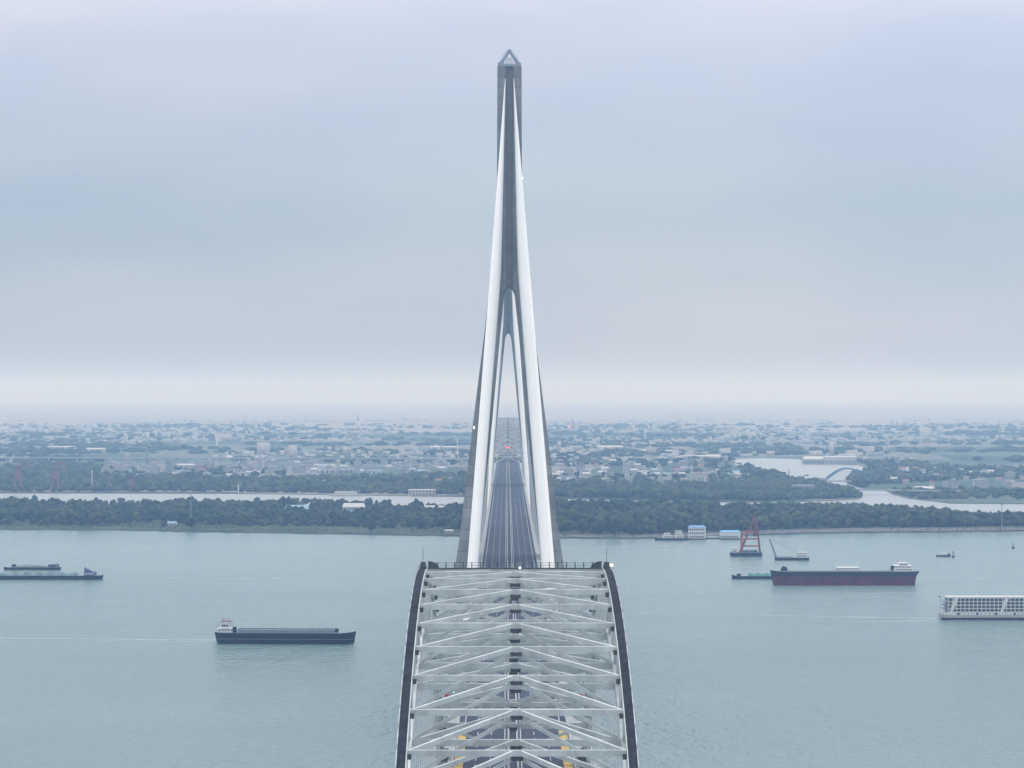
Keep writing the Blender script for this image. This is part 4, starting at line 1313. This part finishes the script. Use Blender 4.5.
# one mass of far town that nobody could count
def far_town(n):
    V, Fs = [], []
    px = rng.uniform(-60, 1090, n*3); u = rng.random(n*3)
    da, db = CAM_H*F/(463-HORIZON), CAM_H*F/(421-HORIZON)
    d = da + (db-da)*u**.9; py = CAM_H*F/d + HORIZON
    x = (px-VANISH)*d/F
    dens = np.sin(x*.0028 + 1.7*np.sin(d*.0011)) + .8*np.sin(d*.0029 + .8) + .5*np.sin(x*.009)
    k = in_land(px, py+.6) & in_land(px+3, py+.4) & in_land(px-3, py+.4) & (dens > .1) & (abs(px-508) > 22)
    x, d = x[k][:n], d[k][:n]
    m = len(x)
    W = rng.choice([8, 12, 18, 30, 60], m, p=[.38, .33, .19, .08, .02]) * rng.uniform(.8, 1.2, m); D = rng.uniform(10, 24, m)
    H = rng.choice([5, 8, 12, 19, 30], m, p=[.42, .34, .18, .05, .01]) * rng.uniform(.8, 1.2, m); H = np.where(W > 50, np.minimum(H, 11), H)
    sg = np.array([(-1, -1, 0), (1, -1, 0), (1, 1, 0), (-1, 1, 0), (-1, -1, 1), (1, -1, 1), (1, 1, 1), (-1, 1, 1)], float)
    v = sg[None]*np.stack([W/2, D/2, H], -1)[:, None, :] + np.stack([x, d, np.full(m, .5)], -1)[:, None, :]
    f = np.array(BOXF)[None] + (np.arange(m)*8)[:, None, None]
    mi = np.repeat(rng.choice([0, 1, 2], m, p=[.55, .25, .2]), 6)
    tag(link('far_town', np_mesh('far_town', v.reshape(-1, 3), f.reshape(-1, 4), [wall_w, roof_w, wall_g], mi)), 'countless pale buildings of distant towns melting into haze', kind='stuff')
far_town(3600)

# buildings one can single out
def building(px, py, wpx, hpx, D, label, cat, name, roof, wall=wall_w, nwin=5, rows=2, pitch=.35):
    p = at(px, py, 1.2); k_ = p.y/F
    W, H = wpx*k_, hpx*k_
    r = tag(empty(name, p), label, cat)
    hw = H*(1-pitch)
    MB().box(-W/2, W/2, -D/2, D/2, -1, hw).build('wall', wall, r)
    MB().add([(-W/2-.5, -D/2-.5, hw+.003), (W/2+.5, -D/2-.5, hw+.003), (W/2+.5, D/2+.5, hw+.003), (-W/2-.5, D/2+.5, hw+.003), (-W/2+1, 0, H), (W/2-1, 0, H)],
             [(0, 3, 2, 1), (0, 1, 5, 4), (1, 2, 5), (2, 3, 4, 5), (3, 0, 4)]).build('roof', roof, r)
    for i in range(nwin):
        x = -W/2 + (i+.5)*W/nwin
        b = MB()
        for j in range(rows):
            z = .9 + j*(hw-.6)/rows
            b.box(x-W/nwin*.25, x+W/nwin*.25, -D/2-.06, -D/2+.06, z, z + (hw/rows)*.45)
        b.build('window', win_dk, r)
    return r
building(297, 512.2, 23, 7.4, 18, 'long low building with pale blue roof in the island wood', 'building', 'island_hall', roof_b, wall_g, 6, 1, .55)
building(354, 512.6, 22, 9.6, 16, 'white villa with a steep roof in the island wood', 'villa', 'white_villa', roof_w, wall_w, 5, 2, .4)
building(406, 509.8, 17, 3.2, 8, 'low white shed seen above the island trees near the channel', 'shed', 'low_shed', roof_w, wall_w, 4, 1, .3)
building(434, 513.4, 20, 8.0, 14, 'white two storey building with window rows among trees near the tower', 'building', 'island_lodge', roof_w, wall_w, 9, 2, .2)
building(171.5, 525.6, 11, 4.4, 7, 'small white hut with blue roof on the left river bank', 'hut', 'bank_hut', roof_b, wall_w, 3, 1, .45)
building(449, 532.8, 9, 3.4, 6, 'little white boathouse on the shore just left of the tower', 'boathouse', 'boathouse', roof_w, wall_w, 3, 1, .35)
building(422, 495.3, 27, 6.2, 14, 'white waterfront building with blue glass centre on the far channel bank', 'waterfront building', 'waterfront_building', roof_w, wall_w, 8, 2, .1)
building(813.5, 463.6, 21, 7.2, 40, 'pale lock hall with open side on the far bright water, left of the larger hall', 'hall', 'river_hall', roof_w, wall_g, 8, 1, .35)
building(840, 463.9, 31, 8.0, 40, 'larger pale riverside hall with ribbed white front', 'hall', 'river_hall', roof_w, wall_w, 13, 1, .12)
building(803, 493.5, 22, 9, 16, 'pale grey block in the trees on the spit beside the small bridges', 'building', 'spit_building', roof_g, wall_g, 8, 3, .1)
building(924, 489.6, 19, 3.4, 24, 'wide pale oval roofed hall near the right bank', 'hall', 'bank_hall', roof_w, wall_w, 6, 1, .6)
for (x, y, w_, h_) in ((90, 451, 30, 3.2), (62, 448.3, 24, 2.4), (285, 459, 30, 3.0), (655, 453, 46, 3.2), (610, 449.5, 26, 4), (700, 458, 40, 3), (440, 449, 38, 3), (250, 459.4, 44, 3.4)):
    building(x, y, w_, h_, 60, f'very long white factory roof in the haze, about {int(w_)} times as wide as tall' if False else 'very long white factory hall on the hazy plain', 'factory', 'factory_hall', roof_w, wall_w, 4, 1, .3)['group'] = 'long factory halls on the hazy plain'
# block of flats silhouettes near the horizon
for (x, y, w_, h_) in ((351, 441, 3.2, 9), (356, 441, 3.2, 9), (350, 438, 6, 6), (700, 437, 3, 6), (604, 440, 2.4, 8), (625, 439, 2.0, 7)):
    building(x, y, w_, h_, 30, 'pale tower block rising into the haze near the horizon', 'tower block', 'tower_block', roof_g, wall_g, 3, 6, .04)['group'] = 'tower blocks near the horizon'

# moored white ship on the channel
p = at(347, 496.2, 0); k_ = p.y/F
r = tag(empty('moored_ship', p), 'long white ship moored across the back channel', 'moored ship')
hb, hm_ = hull(36*k_, 11, 2.6, bow=.12, stern=.06, band=.4, mats=(ship_cream, ship_cream, hull_grey), sheer=.4)
hb.build('hull', hm_, r); house(r, 'deckhouse', -13*k_, 10*k_, 8.5, 2.65, 2, 2.5, shrink=1.6)
ms = MB()
for q in (-9, -2, 6, 12): ms.tube((q*k_, 0, 2.7), (q*k_, 0, 11), .2, 5)
ms.build('mast', ship_white, r)

# long railway viaduct across the plain
a, c = at(-140, 462.5, 0), at(478, 464.6, 0)
r = tag(empty('railway_viaduct', a), 'long pale railway viaduct crossing the plain on the left', 'railway viaduct')
L = (c - a).length; r.rotation_euler = (0, 0, math.atan2(c.y-a.y, c.x-a.x))
MB().box(0, L, -5, 5, 11.0, 13.4).build('deck', conc_lt, r)
MB().box(0, L, -5.3, -5.02, 12.9, 14.6).build('parapet', wall_w, r)
b = MB(); q = 16
while q < L: b.box(q-1.2, q+1.2, -2.2, 2.2, -1, 10.99); q += 33
b.build('piers', conc_lt, r)

# small blue arch bridge over the side water, and the beam bridge in front of it
a, c = at(762, 485.6, 0), at(866, 485.0, 0)
r = tag(empty('river_bridge', a), 'small blue tied arch bridge over the side river', 'bridge', 'small road bridges')
L = (c - a).length; r.rotation_euler = (0, 0, math.atan2(c.y-a.y, c.x-a.x)); u = L/104
MB().box(0, L, -7, 7, 6.0, 8.0).build('deck', conc_lt, r)
for s in (-1, 1):
    ar = MB(); pts = [((62 + 46*q/20)*u, s*6.4, 8.0 + 21*math.sin(math.pi*q/20)) for q in range(21)]
    for p_, q_ in zip(pts[:-1], pts[1:]): ar.bar(p_, q_, 2.0, 2.4)
    ar.build('arch', mat('grey_blue_arch_paint', (.10, .20, .30), .5, .15, .2), r)
    h = MB()
    for q in range(2, 19): h.tube(((62+46*q/20)*u, s*6.4, 8.0), ((62+46*q/20)*u, s*6.4, 8.0 + 21*math.sin(math.pi*q/20)), .12, 4)
    h.build('hangers', steel_dk, r)
for q in (6, 20, 34, 48, 61, 97): MB().box(q*u-2, q*u+2, -5, 5, -2, 5.99).build('pier', conc, r)
MB().box(58*u, 63.5*u, -7.5, 7.5, 8.0, 12.5).build('gate_house', wall_g, r)
a, c = at(838, 494.2, 0), at(960, 496.0, 0)
r = tag(empty('river_bridge', a), 'low beam bridge in front of the blue arch bridge', 'bridge', 'small road bridges')
L = (c - a).length; r.rotation_euler = (0, 0, math.atan2(c.y-a.y, c.x-a.x)); u = L/122
MB().box(0, L, -6, 6, 6.2, 8.4).build('deck', conc_lt, r)
for q in (4, 21, 70, 90, 110): MB().box(q*u-1.6, q*u+1.6, -4, 4, -2, 6.19).build('pier', conc, r)

# ------------------------------------------------------------------ masts, cranes
def lattice_mast(px, py, hpx, wpx, label, cat, name, m, arms=()):
    p = at(px, py, 1.2); k_ = p.y/F; H = hpx*k_; W = wpx*k_
    r = tag(empty(name, p), label, cat)
    b = MB()
    lv = 9
    def cor(t_): w_ = W*(1 - .8*t_)/2; return [Vector((-w_, -w_, H*t_)), Vector((w_, -w_, H*t_)), Vector((w_, w_, H*t_)), Vector((-w_, w_, H*t_))]
    th = max(.3, W*.16)
    for k in range(lv):
        A, B = cor(k/lv), cor((k+1)/lv)
        for i in range(4):
            b.bar(A[i], B[i], th, th); b.bar(A[i], B[(i+1) % 4], th*.6, th*.6); b.bar(B[i], B[(i+1) % 4], th*.6, th*.6)
    b.build('lattice', m, r)
    for (t_, wa) in arms:
        MB().bar((-wa*k_, 0, H*t_), (wa*k_, 0, H*t_), th, th).build('crossarm', m, r)
    MB().tube((0, 0, H), (0, 0, H*1.12), th*.3, 5).build('spire', m, r)
    return r
def pole(px, py, hpx, label, m, rad=.45, group=None):
    p = at(px, py, 1.2); k_ = p.y/F
    r = tag(empty('mast', p), label, 'mast', group)
    MB().tube((0, 0, -1), (0, 0, hpx*k_), rad, 8, 0, rad*.6).build('shaft', m, r)
    MB().tube((0, 0, hpx*k_), (0, 0, hpx*k_+2.5), .9, 8).build('head', m, r)
grey_m = mat('galvanised_mast', (.24, .27, .30), .6, .2, .4)
red_m = mat('red_white_mast', (.36, .12, .12), .6, .3, .1)
pole(191, 525.6, 31, 'tall thin grey mast rising from the left wood by the bank', grey_m, .55, 'thin masts')
pole(108, 522.5, 9, 'short pole on the left river bank', grey_m, .35, 'thin masts')
pole(95, 522.5, 6, 'shorter post left of the pole on the river bank', grey_m, .35, 'thin masts')
pole(92, 491.0, 19, 'white mast on the far channel bank between the red cranes', white_st, .8, 'thin masts')
pole(238.5, 493.0, 7, 'short white mast on the far channel bank', white_st, 1.0, 'thin masts')
pole(705, 488, 14, 'white mast in the far wood right of the bridge', white_st, .7, 'thin masts')
pole(1002, 530.0, 24, 'grey mast standing among the right island trees', grey_m, .55, 'thin masts')
pole(457.5, 458.2, 19, 'tall white chimney like mast left of the tower', white_st, 1.7, 'thin masts')
pole(217, 449, 12, 'tall pale chimney in the left haze', white_st, 3.0, 'thin masts')
pole(645, 437, 8, 'pale chimney in the haze right of the bridge', white_st, 3.0, 'thin masts')
r = lattice_mast(573, 436.5, 17, 2.0, 'red and grey lattice tower rising above the hazy horizon', 'lattice tower', 'lattice_tower', red_m, ((.72, 1.2), (.86, 1.0)))
p = r.location; MB().cbox((-4*p.y/F, -3, 9.6*p.y/F), (2.5*p.y/F, 3, .9*p.y/F)).build('lamp', lamp_mat('pink_beacon_glow', (1.0, .35, .32), 1.2), r)
for (x, y, h_, w_, arms, lab) in ((147, 462.8, 14, 3, ((.62, 3), (.78, 2.4), (.92, 1.8)), 'grey power pylon behind the white town'), (106, 470.5, 12, 2.4, ((.7, 2), (.88, 1.6)), 'grey power pylon left of the white town'),
                          (386, 461, 9, 1.8, ((.7, 1.5),), 'thin grey power pylon on the plain left of the bridge'), (789, 477, 8, 1.6, ((.75, 1.2),), 'grey power pylon beside the side river'), (723, 463, 7, 1.6, ((.75, 1.2),), 'grey power pylon right of the far town')):
    lattice_mast(x, y, h_, w_, lab, 'pylon', 'power_pylon', grey_m, arms)['group'] = 'power pylons'
pale_red = mat('faded_red_crane_paint', (.22, .08, .085), .6, .2, .3)
def portal_crane(px, py, hpx, dirn, label):
    p = at(px, py, 1.2); k_ = p.y/F
    r = tag(empty('harbour_crane', p), label, 'harbour crane', 'red harbour cranes')
    s = hpx*k_/32.0
    b = MB()
    for x in (-4.5, 4.5):
        for y in (-4.5, 4.5): b.bar((x*s, y*s, -1), (x*.55*s, y*.55*s, 13*s), 1.3*s, 1.3*s)
    b.box(-3.6*s, 3.6*s, -3.6*s, 3.6*s, 13.01*s, 15*s)
    b.build('portal', pale_red, r)
    MB().box(-3.4*s, 3.4*s, -2.6*s, 2.6*s, 15.3*s, 19.5*s).build('cab', pale_red, r)
    m_ = MB()
    m_.bar((0, 0, 19.51*s), (dirn*1.6*s, 0, 29*s), 1.5*s, 1.5*s); m_.bar((dirn*1.0*s, 0, 19.6*s), (dirn*9*s, 0, 31*s), 1.2*s, 1.2*s); m_.bar((dirn*1.6*s, 0, 29*s), (dirn*9*s, 0, 31*s), .9*s, .9*s)
    m_.bar((dirn*9*s, 0, 31*s), (dirn*12.5*s, 0, 24*s), .9*s, .9*s); m_.bar((dirn*1.6*s, 0, 29*s), (-dirn*4*s, 0, 22*s), .9*s, .9*s)
    m_.build('jib', pale_red, r)
    MB().tube((dirn*12.5*s, 0, 24*s), (dirn*12.5*s, 0, 10*s), .14*s, 4).build('hoist_rope', steel_dk, r)
portal_crane(18, 490.6, 29, 1, 'leftmost red harbour crane on the far channel quay')
portal_crane(55, 490.6, 30, 1, 'second red harbour crane beside the white channel mast')
portal_crane(110, 490.8, 13, -1, 'small red harbour crane right of the white channel mast')
portal_crane(132, 490.8, 15, 1, 'small red harbour crane nearer the white town')
q0, q1 = at(-160, 492.9, 0), at(240, 493.6, 0)
r = tag(empty('quay_wall', q0), 'dark quay wall below the red cranes on the back channel', 'quay'); r.rotation_euler = (0, 0, math.atan2(q1.y-q0.y, q1.x-q0.x))
MB().box(0, (q1-q0).length, -4, 4, -2, 2.4).build('wall', mat('dark_quay_concrete', (.10, .11, .13), .8, .3, .05), r)
